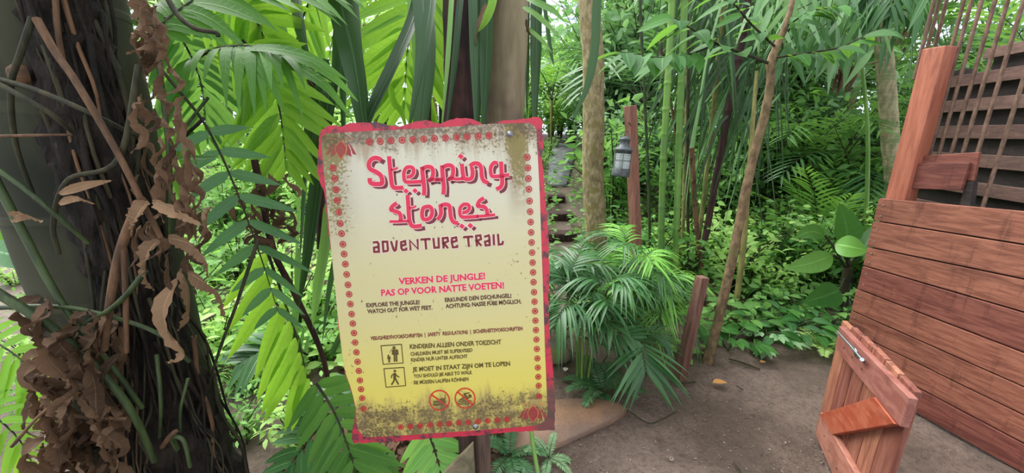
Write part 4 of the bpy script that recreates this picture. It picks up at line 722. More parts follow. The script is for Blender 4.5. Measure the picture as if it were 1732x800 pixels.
mb = MB(); ribbon(mb, px((822, 5, 1.5), (815, 30, 1.49), (808, 55, 1.48), (804, 78, 1.48))-spo, .022, (0, -1, .1), 16, .25, 'lance', 2, .3, 4); mb.build('dead_leaf_tip', M['dead'], SP)
mb = MB(); ribbon(mb, px((890, 32, 1.6), (894, 50, 1.59), (899, 62, 1.6), (898, 82, 1.6))-spo, .018, (0, -1, .1), 16, .25, 'lance', 3, .3, 6); mb.build('dead_leaf_tip', M['dead'], SP)
for pts, r in (([(430, 270, 1.3), (462, 420, 1.32), (500, 500, 1.4), (545, 600, 1.5), (560, 680, 1.55)], .011), ([(520, 110, 1.5), (532, 150, 1.5), (540, 220, 1.52), (545, 420, 1.56)], .02)):
    p = px(*pts); mb = MB(); tube(mb, spline(p, 24)-spo, np.linspace(r, r, 24), 8, bumps=.2); mb.build('stem', M['trunk_dark'], SP)
# single bright green stalk below the sign
mb = MB(); p = px((897, 720, 1.16), (902, 755, 1.13), (912, 815, 1.08), (922, 900, 1.02)); tube(mb, spline(p, 14)-p[-1]*[1, 1, 0], .0075, 8); o = mb.build('green_stalk', M['bamboo']); o.location = p[-1]*[1, 1, 0]; tag(o, 'single bright green stalk rising just under the lower right corner of the sign', 'plant')

# ------------------------------------------------------------------ big sword ferns
FN = thing('sword_fern', 'big sword fern growing from the massive trunk at left with broad bright green leaflets', 'fern', to+A(.2, -.1, 1.6)); fo = np.array(FN.location); rs = random.Random(3)
def fr(pts, n, ll, lw, mat, ang=60, up=(0, -1, .1), par=None, org=None, **kw):
    par = par or FN; org = fo if org is None else org; mb = MB(); frond(mb, px(*pts), n, ll, lw, ang, up, rs=rs, seg=6, **kw); return mb.build('frond', [M[mat], M['stem_dark']], par, org)
fr([(250, 70, 1.15), (300, 20, 1.2), (380, -25, 1.28), (480, -40, 1.4), (570, -30, 1.5)], 16, .26, .046, 'fern_mid', 75, (0, -.7, .7), droop=.35, start=.08)
fr([(300, -60, 1.5), (370, -20, 1.5), (430, 30, 1.5), (455, 90, 1.5)], 12, .26, .05, 'fern_bright', 70, (.1, -1, .2), droop=.15, start=.05)
fr([(410, 68, 1.36), (450, 112, 1.36), (473, 185, 1.35), (483, 272, 1.33)], 13, .25, .042, 'fern_bright', 62, (.1, -1, .15), droop=.1, start=.1)
fr([(322, 104, 1.18), (360, 84, 1.15), (410, 78, 1.12), (450, 84, 1.1), (490, 98, 1.1)], 15, .15, .026, 'fern_mid', 66, (0, -.35, 1), droop=.85, start=.05, jit=.2)
for q in ([(440, 84, 1.1), (500, 92, 1.06), (560, 128, 1.04), (606, 172, 1.04)], [(420, 82, 1.1), (470, 84, 1.05), (530, 100, 1.03), (590, 138, 1.03)], [(455, 100, 1.12), (510, 118, 1.1), (555, 150, 1.08), (598, 205, 1.08)], [(400, 80, 1.1), (440, 110, 1.05), (465, 150, 1.03), (482, 196, 1.03)], [(380, 80, 1.12), (410, 105, 1.08), (440, 140, 1.06), (452, 185, 1.06)]):
    mb = MB(); ribbon(mb, px(*q)-fo, .03, (0, -.7, .7), 14, .1, 'fern', .3); mb.build('single_leaflet', M['fern_mid'], FN)
fr([(248, 88, 1.13), (300, 150, 1.12), (350, 215, 1.12), (395, 310, 1.12), (438, 425, 1.14), (468, 520, 1.2)], 9, .15, .03, 'fern_blue', 80, (.1, -1, .35), droop=.1, start=.42, env=lambda t: .8+.3*np.sin(np.pi*t), r=.005)
fr([(452, 425, 1.36), (478, 500, 1.36), (505, 580, 1.36), (520, 640, 1.36)], 9, .33, .055, 'fern_bright', 50, (0, -1, .3), droop=.06, start=.02, sides=(1,), env=lambda t: .75+.35*np.sin(np.pi*t))
fr([(345, 200, 1.2), (310, 235, 1.22), (285, 280, 1.25), (270, 330, 1.3)], 8, .14, .03, 'fern_mid', 70, droop=.3, start=.2)
fr([(270, 20, 1.6), (310, 70, 1.62), (340, 140, 1.64), (350, 230, 1.66)], 13, .3, .05, 'fern_mid', 65, (.1, -1, .1), droop=.2)
fr([(560, -60, 1.7), (520, 10, 1.75), (500, 80, 1.8), (500, 150, 1.8)], 12, .26, .05, 'fern_bright', 65, (0, -1, .1), droop=.2)
def st2(pts, r, mat): mb = MB(); p = spline(px(*pts), 20)-fo; tube(mb, p, np.linspace(r, r*.7, 20), 7); mb.build('stalk', M[mat], FN)
st2([(262, 45, 1.05), (272, 131, 1.04), (280, 200, 1.03), (288, 300, 1.03), (286, 420, 1.05)], .0068, 'stem_green'); st2([(352, 165, 1.1), (318, 210, 1.1), (295, 255, 1.1), (288, 300, 1.08)], .004, 'stem_green'); st2([(280, -10, 1.02), (300, 25, 1.0), (330, 48, .99), (365, 55, 1.0), (369, 62, 1.0)], .0065, 'stem_dark')
st2([(437, 405, 1.08), (420, 455, 1.06), (400, 515, 1.05), (372, 590, 1.06), (350, 662, 1.08)], .0055, 'stem_dark')
mb = MB(); ribbon(mb, px((282, 278, 1.04), (310, 268, 1.02), (345, 268, 1.02), (372, 265, 1.03))-fo, .022, (0, -.6, 1), 12, .15, 'lance'); mb.build('single_leaflet', M['fern_mid'], FN)
for i in range(22):   # the curled brown frond hanging among the green ones
    x = 430+rs.uniform(-26, 60); y = rs.uniform(285, 400); Y = 1.2+rs.uniform(-.03, .05); l = rs.uniform(25, 60); mb = MB()
    ribbon(mb, px((x, y, Y), (x+rs.uniform(-22, 22), y+l*.3, Y-.03), (x+rs.uniform(-26, 22), y+l*.7, Y), (x+rs.uniform(-20, 20), y+l, Y-.02))-fo, rs.uniform(.016, .028), (0, -1, .2), 14, .3, 'lance', rs.uniform(2, 6), .3, i); mb.build('dead_leaflet', M['dead'], FN)
# low fern under the sign
GF = thing('ground_fern', 'low fern with long glossy leaflets spreading under the lower left of the sign', 'fern', gd(585, 800)); go = np.array(GF.location)
fr([(535, 648, 1.36), (562, 690, 1.32), (585, 745, 1.27), (604, 810, 1.2), (612, 900, 1.1)], 12, .26, .048, 'fern_mid', 70, (0, -.9, .6), GF, go, droop=.12, start=.02, env=lambda t: .7+.4*t)
fr([(722, 725, 1.3), (735, 760, 1.27), (748, 810, 1.22), (756, 880, 1.15)], 9, .2, .046, 'palm_bright', 68, (0, -.9, .6), GF, go, droop=.12, start=.02, env=lambda t: .8+.3*t)
fr([(640, 640, 1.6), (600, 660, 1.5), (560, 700, 1.42), (510, 760, 1.36), (470, 820, 1.3)], 12, .22, .045, 'palm', 65, (0, -.7, .8), GF, go, droop=.2, start=.1)
fr([(660, 760, 1.35), (640, 780, 1.3), (600, 800, 1.25), (560, 830, 1.2)], 9, .2, .045, 'fern_mid', 65, (0, -.7, .8), GF, go, droop=.2, start=.05)
fr([(520, 600, 1.7), (490, 585, 1.6), (450, 590, 1.5), (410, 610, 1.45)], 10, .2, .04, 'palm', 65, (0, -.7, .8), GF, go, droop=.3, start=.05)
LF = thing('bright_fern', 'bright fern and long leaves showing at the left edge behind the massive trunk', 'fern', gd(-60, 700)); lo = np.array(LF.location)
fr([(-90, 290, 1.7), (-20, 305, 1.7), (40, 345, 1.7), (100, 420, 1.72)], 14, .24, .05, 'fern_bright', 75, (.1, -1, .2), LF, lo, droop=.2)
fr([(-60, 200, 1.9), (10, 225, 1.9), (60, 300, 1.9)], 12, .22, .045, 'fern_bright', 70, (.1, -1, .2), LF, lo, droop=.2); fr([(-120, 560, 1.6), (-30, 570, 1.55), (50, 620, 1.5), (110, 700, 1.5)], 16, .2, .036, 'fern_bright', 70, (0, -.8, .6), LF, lo, droop=.25)
fr([(-140, 660, 1.45), (-50, 680, 1.4), (30, 740, 1.36), (70, 820, 1.36)], 16, .16, .03, 'fern_bright', 70, (0, -.8, .6), LF, lo, droop=.25)
mb = MB(); ribbon(mb, px((-60, 425, 1.0), (0, 428, .98), (50, 444, .97), (92, 466, .97))-lo, .07, (.1, -.8, .7), 14, .1, 'lance'); mb.build('long_leaf', M['fern_blue'], LF); mb = MB(); ribbon(mb, px((-40, 372, 1.3), (0, 376, 1.28), (20, 388, 1.28))-lo, .05, (.1, -.8, .7), 14, .1, 'lance'); mb.build('long_leaf', M['fern_blue'], LF)
TF = thing('feathery_fern', 'backlit bright fern frond hanging at the top behind the dark strap leaves', 'fern', at(700, 600, 2.05)*[1, 1, 0]); tfo = np.array(TF.location)
fr([(735, -90, 2.05), (708, 0, 2.0), (690, 80, 1.98), (684, 170, 1.98)], 13, .42, .062, 'fern_bright', 58, (0, -1, .1), TF, tfo, droop=.1, start=.05)
fr([(640, -60, 2.1), (600, -30, 2.1), (570, 30, 2.1), (555, 110, 2.1)], 10, .3, .05, 'fern_bright', 60, (0, -1, .1), TF, tfo, droop=.15)
mb = MB(); p = px((735, -90, 2.05), (745, 100, 2.05), (740, 400, 2.05)); p = np.vstack([p, tfo]); tube(mb, spline(p, 24)-tfo, .012, 7); mb.build('stalk', M['stem_green'], TF)
# ------------------------------------------------------------------ low palms right of the sign
def parlour(name, label, base, specs, ll, lw, mats, stems=3, seed=0, n=12, droop=.5, group=None):
    t = thing(name, label, 'palm', base, group); rs = random.Random(seed)
    heads = []
    for i in range(stems):
        a = i*2.4+seed; h = specs[0]*rs.uniform(.45, .75); mb = MB(); p = spline([(.03*math.cos(a), .03*math.sin(a), -.03), (.06*math.cos(a), .06*math.sin(a), h*.5), (.12*math.cos(a), .10*math.sin(a), h)], 10); tube(mb, p, np.linspace(.008, .005, 10), 6, caps=True); mb.build('stem', M['bamboo'], t); heads.append(p)
    for i in range(specs[1]):
        hp = heads[i % stems]; b = hp[-1-(i // stems) % 4]; az = i*137.5+seed*40+rs.uniform(-20, 20); el = rs.uniform(30, 88); L = specs[2]*rs.uniform(.7, 1.1)
        mb = MB(); frond(mb, arch(b, az, el, L, rs.uniform(75, 115)), n, ll*rs.uniform(.85, 1.1), lw, 52, (0, 0, 1), droop, .3, .0035, 'lance', 5, .14, rs=rs, lift=.05, env=lambda u: .6+.5*np.sin(np.pi*(.15+.7*u))); mb.build('frond', [M[mats[i % len(mats)]], M['stem_green']], t)
    return t
c = gd(985, 645); parlour('parlour_palm', 'dark green low palm with bare leaning stems beside the right edge of the sign', (c[0], c[1], -.01), (.95, 26, .34), .22, .017, ['palm', 'palm', 'fern_blue'], 5, 1)
c = gd(1066, 600); parlour('parlour_palm', 'fuller bright green low palm in front of the lantern post', (c[0], c[1], -.01), (.98, 28, .34), .23, .014, ['palm_bright', 'palm', 'palm_bright'], 4, 2)
c = gd(1105, 590); parlour('parlour_palm', 'fine-leaved low palm with arching fronds just left of the short stake', (c[0], c[1], -.01), (.62, 18, .32), .22, .010, ['palm', 'palm_bright'], 3, 5)
c = gd(945, 585); parlour('parlour_palm', 'low palm farther back, its leaf tips meeting the right edge of the sign', (c[0], c[1], -.01), (1.05, 16, .36), .22, .018, ['palm', 'fern_blue'], 3, 7)
rs = random.Random(9)
c = gd(1075, 640); DP = thing('drooping_palm', 'single low palm with one broad drooping glossy frond overhanging the path', 'palm', (c[0], c[1], -.01)); dpo = A(*c[:2], 0)
mb = MB(); frond(mb, px((1020, 610, c[1]), (1045, 575, c[1]-.03), (1075, 570, c[1]-.12), (1088, 596, c[1]-.27), (1092, 622, c[1]-.32))-dpo, 14, .27, .026, 62, (0, -.75, .6), .28, .42, .004, 'lance', 6, .12, rs=rs, env=lambda u: .75+.35*np.sin(np.pi*u), lift=.0); mb.build('frond', [M['palm'], M['stem_green']], DP)
mb = MB(); frond(mb, px((1010, 640, c[1]), (1000, 590, c[1]-.02), (1010, 560, c[1]-.08), (1045, 560, c[1]-.15), (1075, 572, c[1]-.18))-dpo, 11, .22, .03, 62, (0, -.4, .9), .3, .35, .004, 'lance', 5, .12, rs=rs); mb.build('frond', [M['palm'], M['stem_green']], DP)
mb = MB(); frond(mb, px((1060, 640, c[1]), (1090, 570, c[1]-.04), (1112, 562, c[1]-.06), (1130, 575, c[1]-.1))-dpo, 11, .17, .016, 55, (0, -.4, .9), .45, .3, .004, 'lance', 5, .12, rs=rs); mb.build('frond', [M['palm'], M['stem_green']], DP)
def small_fern(label, x, y, L, n, mat, seed, cat='fern', name='small_fern', el=(20, 65)):
    c = gd(x, y); t = thing(name, label, cat, (c[0], c[1], 0)); rs = random.Random(seed)
    for i in range(n):
        mb = MB(); frond(mb, arch((0, 0, 0), i*360/n+rs.uniform(-15, 15), rs.uniform(*el), L*rs.uniform(.7, 1.1), 70), 18, L*.22, L*.05, 75, (0, 0, 1), .1, .1, .002, 'fern', 3, .05, rs=rs); mb.build('frond', [M[mat], M['stem_green']], t)
small_fern('small dark fern on the edge of the path below the low palms', 1018, 662, .26, 11, 'fern_blue', 1); small_fern('small light green fern growing close to the left side of the gate', 1392, 592, .3, 12, 'bush_bright', 2)
small_fern('small dark feathery fern low behind the sign post', 862, 772, .22, 9, 'fern_blue', 3); small_fern('pale feathery seedling right of the bright green stalk', 928, 775, .14, 6, 'bush_grey', 4)

# ------------------------------------------------------------------ rosettes of broad leaves
def broad_plant(name, label, cat, base, n, L, Wd, mat, seed, stalk=.25, el=(25, 75), kind='heart', droop=.35, stem=0.0, stem_r=.02, group=None, lobes=0):
    t = thing(name, label, cat, base, group); rs = random.Random(seed); h0 = A(0, 0, stem)
    if stem: mb = MB(); tube(mb, [(0, 0, -.05), (.01, 0, stem*.5), (0, 0, stem)], [stem_r*1.2, stem_r, stem_r*.8], 10, bumps=.1); mb.build('stem', M['stem_dark'], t)
    for i in range(n):
        az = i*137.5+seed*31+rs.uniform(-15, 15); e = math.radians(rs.uniform(*el)); d = A(math.cos(e)*math.cos(math.radians(az)), math.cos(e)*math.sin(math.radians(az)), math.sin(e)); s = stalk*rs.uniform(.6, 1.2); b = h0+A(0, 0, -stem*.3*rs.random()); tip = b+d*s
        mb = MB(); tube(mb, spline([b, b+d*s*.6+A(0, 0, .03), tip], 6), L*.022, 5, 1); f = nz(d*[1, 1, .15]); l = L*rs.uniform(.75, 1.1)
        if lobes:
            for k in range(lobes):
                a = (k-(lobes-1)/2)*(2.9/lobes); ff = A(f[0]*math.cos(a)-f[1]*math.sin(a), f[0]*math.sin(a)+f[1]*math.cos(a), f[2]); leaves(mb, tip, ff, A(0, -.3, 1), l*(1-.28*abs(a)), Wd*.62, kind, droop, 5, .12)
        else: leaves(mb, tip, f, A(0, -.35, 1), l, Wd*rs.uniform(.8, 1.1), kind, droop, 7, .1)
        mb.build('leaf', [M[mat], M['stem_green']], t)
    return t
EE = gd(1425, 565); ee = thing('elephant_ear', 'large dark-stemmed plant with upright paddle leaves beside the plank wall', 'plant', (EE[0], EE[1]+.25, 0)); eo = A(EE[0], EE[1]+.25, 0); Ye = eo[1]
mb = MB(); tube(mb, spline(px((1428, 560, Ye), (1428, 500, Ye), (1434, 452, Ye)), 12)-eo, .032, 10, bumps=.2); mb.build('stem', M['stem_dark'], ee)
for pts, stk, w, mat in [([(1432, 415, Ye-.05), (1432, 385, Ye-.02), (1420, 345, Ye+.03)], (1433, 455), .20, 'broad'), ([(1412, 414, Ye-.15), (1438, 418, Ye-.22), (1468, 424, Ye-.25)], (1436, 450), .17, 'palm_bright'), ([(1440, 412, Ye+.05), (1425, 380, Ye+.1), (1410, 362, Ye+.15)], (1434, 452), .14, 'palm_bright'), ([(1408, 432, Ye-.1), (1375, 445, Ye-.18), (1328, 455, Ye-.22)], (1430, 452), .16, 'bush_dark'),
    ([(1420, 490, Ye-.1), (1398, 500, Ye-.15), (1358, 512, Ye-.18)], (1430, 470), .2, 'broad'), ([(1450, 432, Ye), (1466, 412, Ye), (1482, 380, Ye+.05)], (1436, 455), .16, 'bush_grey'), ([(1395, 398, Ye+.1), (1372, 392, Ye+.1), (1345, 402, Ye+.08)], (1430, 455), .13, 'bush_dark'), ([(1425, 540, Ye-.12), (1440, 545, Ye-.2), (1470, 545, Ye-.2)], (1432, 490), .12, 'bush_dark')]:
    mb = MB(); q = px(*pts)-eo; tube(mb, spline([px((*stk, Ye))[0]-eo, (px((*stk, Ye))[0]-eo+q[0])/2+A(0, 0, .02), q[0]], 8), .008, 6, 1); ribbon(mb, q, w, (-.3, -1, .5), 14, .1, 'ovate'); mb.build('leaf', [M[mat], M['stem_dark']], ee)
def G(x, y, z=-.01): q = gd(x, y); return (q[0], q[1], gh(q[0], q[1])+z)
broad_plant('lobed_leaf_plant', 'plant with large star-lobed leaves at the foot of the slim leaning tree', 'plant', G(1232, 592), 9, .15, .085, 'broad', 1, .2, (15, 60), 'ovate', .25, lobes=5)
broad_plant('lobed_leaf_plant', 'star-lobed plant low beside the path to the right of the dark stick', 'plant', G(1300, 585), 8, .13, .075, 'bush_grey', 4, .16, (15, 60), 'ovate', .25, lobes=5)
broad_plant('pale_seedling', 'small bright yellow-green plant between the short stake and the low palms', 'plant', G(1148, 598), 14, .075, .045, 'bush_bright', 3, .09, (20, 70), 'ovate', .2)
broad_plant('pale_seedling', 'small light green plant low right of the short stake', 'plant', G(1188, 600), 9, .07, .045, 'bush_bright', 8, .07, (20, 70), 'ovate', .2)
for i, (x, y, l) in enumerate([(1275, 575, 'first oval-leaved low plant on the path edge, counted from the slim tree'), (1322, 572, 'second oval-leaved low plant on the path edge, counted from the slim tree'), (1360, 574, 'oval-leaved low plant on the path edge, third from the slim tree'), (1250, 558, 'oval-leaved plant close behind the slim tree'), (1305, 548, 'oval-leaved plant in the second row, behind the middle of the path edge'), (1350, 545, 'oval-leaved plant in the second row, left of the paddle-leaved plant'), (1400, 560, 'oval-leaved plant at the foot of the paddle-leaved plant')]):
    broad_plant('oval_leaf_plant', l, 'plant', G(x, y), 15, .16, .07, ['broad', 'palm', 'broad', 'bush_dark'][i % 4], 10+i, .22, (20, 72), 'ovate', .3)
# palmy plants in the middle distance
def fan(label, base, n, L, ll, lw, mat, seed, el=(30, 75), stem=.0, name='young_palm', bend=80, droop=.2, np_=18):
    t = thing(name, label, 'palm', base); rs = random.Random(seed)
    if stem: mb = MB(); tube(mb, [(0, 0, -.1), (0, 0, stem)], .03, 8); mb.build('stem', M['bark_olive'], t)
    for i in range(n):
        mb = MB(); frond(mb, arch((0, 0, stem), i*360/n+seed*25, rs.uniform(*el), L*rs.uniform(.8, 1.1), bend), np_, ll, lw, 62, (0, 0, 1), droop, .2, .008, 'lance', 4, .1, rs=rs); mb.build('frond', [M[mat], M['stem_green']], t)
    return t
def B(x, y, Y, z=None): q = at(x, y, Y); return (q[0], Y, gh(q[0], Y)-.03)
fan('light green upright feather-leaved palm in the right background above the undergrowth', B(1408, 300, 4.6), 9, 1.25, .34, .03, 'palm_bright', 2, (60, 88), bend=45)
fan('dark palm with drooping finger leaves between the slim tree and the paddle-leaved plant', B(1335, 480, 3.6), 8, .6, .30, .035, 'bush_dark', 3, (25, 65), droop=.6)
fan('yellowish young palm in the right background behind the slim tree', B(1370, 345, 4.2), 6, .8, .3, .03, 'palm_bright', 5, (30, 60))
fan('tall dark feather palm behind the ringed palm trunk', B(1440, 330, 5.4), 12, 1.9, .5, .035, 'palm', 7, (40, 85), .6, bend=95)
fan('dark feather palm in the right background between the slim tree and ringed palm', B(1350, 330, 5.6), 12, 1.9, .5, .035, 'bush_dark', 9, (40, 85), .8, bend=95)
fan('grey-green feather palm behind the louvred wall of the hut', B(1640, 330, 5.2), 13, 2.2, .55, .04, 'palm', 11, (40, 88), 1.0, bend=95)
fan('green feather palm far behind the hut, its fronds above the louvres', B(1720, 330, 4.8), 13, 2.2, .55, .045, 'fern_mid', 12, (45, 88), 1.3, bend=80)
fan('feather palm with long fronds at the top between the brown tree and bamboo', B(1075, 330, 6.5), 12, 2.4, .6, .045, 'palm', 13, (40, 88), 1.6, bend=95)
fan('bright feather palm deep behind the brown tree', B(930, 300, 9.0), 11, 2.2, .6, .05, 'palm_bright', 15, (35, 88), 1.2, bend=95)
# bamboo and the fall of narrow leaves
BB = thing('bamboo_clump', 'clump of green bamboo canes with long narrow drooping leaves right of the lantern post', 'bamboo', B(1150, 500, 3.3)); bbo = np.array(BB.location); rs = random.Random(14)
for pts, r, m in [([(1116, 520, 3.2), (1120, 330, 3.2), (1127, 180, 3.2), (1134, 60, 3.22), (1140, -80, 3.25)], .026, 'bamboo'), ([(1141, 520, 3.15), (1144, 400, 3.15), (1150, 200, 3.18), (1156, 60, 3.2), (1160, -80, 3.2)], .025, 'bamboo'), ([(1150, 520, 3.5), (1158, 300, 3.5), (1163, 120, 3.5), (1163, -60, 3.5)], .016, 'bark_olive'), ([(1165, 500, 3.4), (1163, 300, 3.4), (1164, 110, 3.4), (1162, 20, 3.4)], .012, 'stem_dark'), ([(1178, 520, 3.4), (1190, 420, 3.4), (1230, 200, 3.4), (1260, 40, 3.4), (1270, -60, 3.4)], .028, 'trunk_dark'), ([(1170, 520, 3.6), (1180, 420, 3.6), (1200, 250, 3.6), (1215, 100, 3.6), (1230, -60, 3.6)], .02, 'bark_olive'), ([(1160, 520, 3.7), (1150, 420, 3.7), (1146, 250, 3.7), (1120, 100, 3.7), (1118, 60, 3.7)], .012, 'stem_brown'), ([(1100, 540, 3.5), (1098, 350, 3.5), (1092, 200, 3.5), (1085, 60, 3.5), (1080, -60, 3.5)], .012, 'stem_green'), ([(1190, 520, 3.3), (1186, 450, 3.3), (1176, 360, 3.3), (1170, 250, 3.3)], .02, 'stem_brown')]:
    p = spline(px(*pts), 220); p[0][2] = min(p[0][2], gh(p[0][0], p[0][1])-.02); z = p[:, 2]; ring = 1+.16*(np.abs(((z*5.2) % 1)-.5) > .45); mb = MB(); tube(mb, p-bbo, r*ring, 12, bumps=0 if m == 'bamboo' else .15); mb.build('cane', M[m], BB)
NL = 100
for i in range(NL):
    x = rs.uniform(1185, 1320); y = rs.uniform(-140, 200); Y = rs.uniform(3.3, 3.9); dy = rs.uniform(150, 290); dx = -rs.uniform(30, 120)*(1 if rs.random() < .85 else -.5)
    pts = [(x, y, Y), (x+dx*.25, y+dy*.18-12, Y-.05), (x+dx*.7, y+dy*.55, Y-.08), (x+dx, y+dy, Y-.06)]; mb = MB(); ribbon(mb, px(*pts)-bbo, rs.uniform(.012, .024), (rs.uniform(-.6, .6), -1, rs.uniform(0, .5)), 12, .18, 'strap', rs.uniform(-.6, .6)); o = mb.build('leaf', M[rs.choice(['strap', 'palm', 'strap', 'palm', 'bush_grey'])], BB)
mb = MB()
for i in range(260):
    x = rs.uniform(1150, 1330); y = rs.uniform(-140, 160); Y = rs.uniform(3.5, 4.4); dy = rs.uniform(60, 200); dx = rs.uniform(-95, 20)
    ribbon(mb, px((x, y, Y), (x+dx*.3, y+dy*.2-10, Y), (x+dx*.7, y+dy*.6, Y), (x+dx, y+dy, Y))-bbo, rs.uniform(.013, .024), (rs.uniform(-.6, .6), -1, .3), 10, .18, 'strap')
tag(mb.build('leaf_mass', M['strap'], BB), kind='stuff')
# drooping willow-leaved branches at the top right
WT = thing('willow_leaved_tree', 'tree with hanging grey-green willow-like leaves at the top right before the ringed palm', 'tree', B(1470, 380, 3.9)); wto = np.array(WT.location); mb = MB(); p = px((1475, 420, 3.9), (1468, 250, 3.9), (1455, 80, 3.9), (1440, -120, 3.9)); p[0][2] = gh(p[0][0], 3.9)-.05; tube(mb, spline(p, 24)-wto, np.linspace(.02, .012, 24), 8); mb.build('trunk', M['bamboo'], WT)
for k, (pts) in enumerate([[(1445, -60, 3.9), (1400, -10, 3.5), (1340, 20, 3.2)], [(1450, -40, 3.9), (1420, 20, 3.4), (1370, 60, 3.1)], [(1450, -20, 3.9), (1440, 40, 3.5), (1430, 70, 3.2)], [(1450, -60, 3.9), (1490, 0, 3.5), (1540, 20, 3.3)], [(1447, -60, 3.9), (1360, -40, 3.4), (1290, -20, 3.1)]]):
    p = spline(px(*pts), 20); mb = MB(); tube(mb, p-wto, np.linspace(.008, .003, 20), 6); mb.build('branch', M['stem_dark'], WT); mb = MB(); j = RNG.integers(4, 20, 46); P = p[j]+RNG.normal(size=(46, 3))*[.08, .1, .08]-wto
    leaves(mb, P, np.stack([RNG.normal(size=46)*.45, RNG.normal(size=46)*.4, np.full(46, -1.0)], 1), RNG.normal(size=(46, 3))+A(0, -1, 0), RNG.uniform(.2, .36, 46), RNG.uniform(.035, .055, 46), 'lance', .15, 6, .12); mb.build('foliage', M[['bush_grey', 'palm'][k % 2]], WT)
mb = MB(); P = px(*[(1412+i*5.5+rs.uniform(-2, 2), 112+rs.uniform(-3, 4), 3.6) for i in range(8)]); b = P.mean(0)*[1, 1, 0]; dead = thing('dead_frond', 'rusty brown dead leaves hanging in a row near the top left of the ringed palm', 'dead leaves', P.mean(0)); mb = MB(); leaves(mb, P-P.mean(0), np.array([[rs.uniform(-.3, .3), 0, -1] for _ in P]), A(.3, -1, 0), .22, .05, 'lance', 0, 6, .25); mb.build('dead_leaflet', M['dead'], dead); mb = MB(); tube(mb, spline([P[0]-P.mean(0), P[4]-P.mean(0)+A(0, 0, .02), P[-1]-P.mean(0), px((1500, 100, 4.2))[0]-P.mean(0)], 14), .006, 6); mb.build('rachis', M['stem_brown'], dead)

# ------------------------------------------------------------------ shrubs and trees of the background (one of each kind, then copies)
def shrub(name, seed, h, rad, nst, nl, L, Wd, kind, mat, droop=.2, up=.35, seg=3):
    t = thing(name, None, 'shrub', (0, 0, 0)); g = np.random.default_rng(seed); ms = MB(); P = []; D = []
    for i in range(nst):
        a = g.uniform(0, 2*math.pi); r = rad*g.uniform(.3, 1); tip = A(r*math.cos(a), r*math.sin(a), h*g.uniform(.6, 1.05)); p = spline([(.05*math.cos(a), .05*math.sin(a), -.1), (tip[0]*.35, tip[1]*.35, tip[2]*.6), tip], 12); tube(ms, p, np.linspace(.012, .004, 12), 5, caps=False)
        u = g.uniform(2.5, 11, nl//nst); k = u.astype(int); q = p[k]+(p[np.minimum(k+1, 11)]-p[k])*(u-k)[:, None]; d = nz(g.normal(size=(len(u), 3)))*[1, 1, .6]+A(0, 0, up)+nz(q*[1, 1, 0])*.35; P.append(q+g.normal(size=q.shape)*rad*.13); D.append(d)
    P = np.concatenate(P); D = np.concatenate(D); n = len(P); mb = MB(); leaves(mb, P, D, A(0, 0, 1)+g.normal(size=(n, 3))*.45, g.uniform(.7, 1.2, n)*L, g.uniform(.8, 1.15, n)*Wd, kind, droop, seg, .12); mb.build('foliage', M[mat], t); ms.build('stems', M['stem_dark'], t); return t
def tree(name, seed, h, cr, nb, nl, L, Wd, mat, bark, trunk_r, kind='ovate', droop=.2):
    t = thing(name, None, 'tree', (0, 0, 0)); g = np.random.default_rng(seed); mb = MB(); p = spline([(0, 0, -.2), (.1*g.normal(), .1*g.normal(), h*.35), (.15*g.normal(), .15*g.normal(), h*.8)], 16); tube(mb, p, np.linspace(trunk_r, trunk_r*.6, 16), 10, bumps=.08); mb.build('trunk', M[bark], t); P = []; mbr = MB()
    for i in range(nb):
        a = i*2.4+g.uniform(-.4, .4); z0 = h*g.uniform(.35, .8); k = int(z0/(h*.8)*15); r = cr*g.uniform(.45, 1); tip = A(r*math.cos(a), r*math.sin(a), z0+h*g.uniform(.05, .28)); q = spline([p[min(k, 15)], (p[min(k, 15)]+tip)/2+A(0, 0, .1*h*g.random()), tip], 10); tube(mbr, q, np.linspace(trunk_r*.35, .008, 10), 5, caps=False)
        m = nl//nb; j = g.integers(3, 10, m); P.append(q[j]+g.normal(size=(m, 3))*cr*A(.2, .2, .15))
    mbr.build('branches', M[bark], t); P = np.concatenate(P); n = len(P); D = nz(g.normal(size=(n, 3)))*[1, 1, .6]+A(0, 0, -.1); mb = MB(); leaves(mb, P, D, A(0, 0, 1)+g.normal(size=(n, 3))*.5, g.uniform(.7, 1.2, n)*L, g.uniform(.8, 1.15, n)*Wd, kind, droop, 3, .12); mb.build('foliage', M[mat], t); return t
KS = {}
def put(key, mk, x, Y, s, label, group):
    if key not in KS: KS[key] = mk(); o = KS[key]
    else: o = copy_tree(KS[key])
    place(o, (x, Y, gh(x, Y)-.03), random.uniform(0, 6.28), s, label, group)
random.seed(31)
S_low = lambda seed, mat, L=.15, W=.07: (lambda: shrub('shrub', seed, .9, .55, 12, 260, L, W, 'ovate', mat))
S_mid = lambda seed, mat, L=.17, W=.075, k='ovate': (lambda: shrub('shrub', seed, 1.7, .8, 18, 620, L, W, k, mat))
S_big = lambda seed, mat, L=.2, W=.085, k='ovate': (lambda: shrub('tall_shrub', seed, 2.8, 1.1, 24, 1100, L, W, k, mat))
def corridor(x, Y): return abs(x-.13*Y) < .45 and Y < 10.5
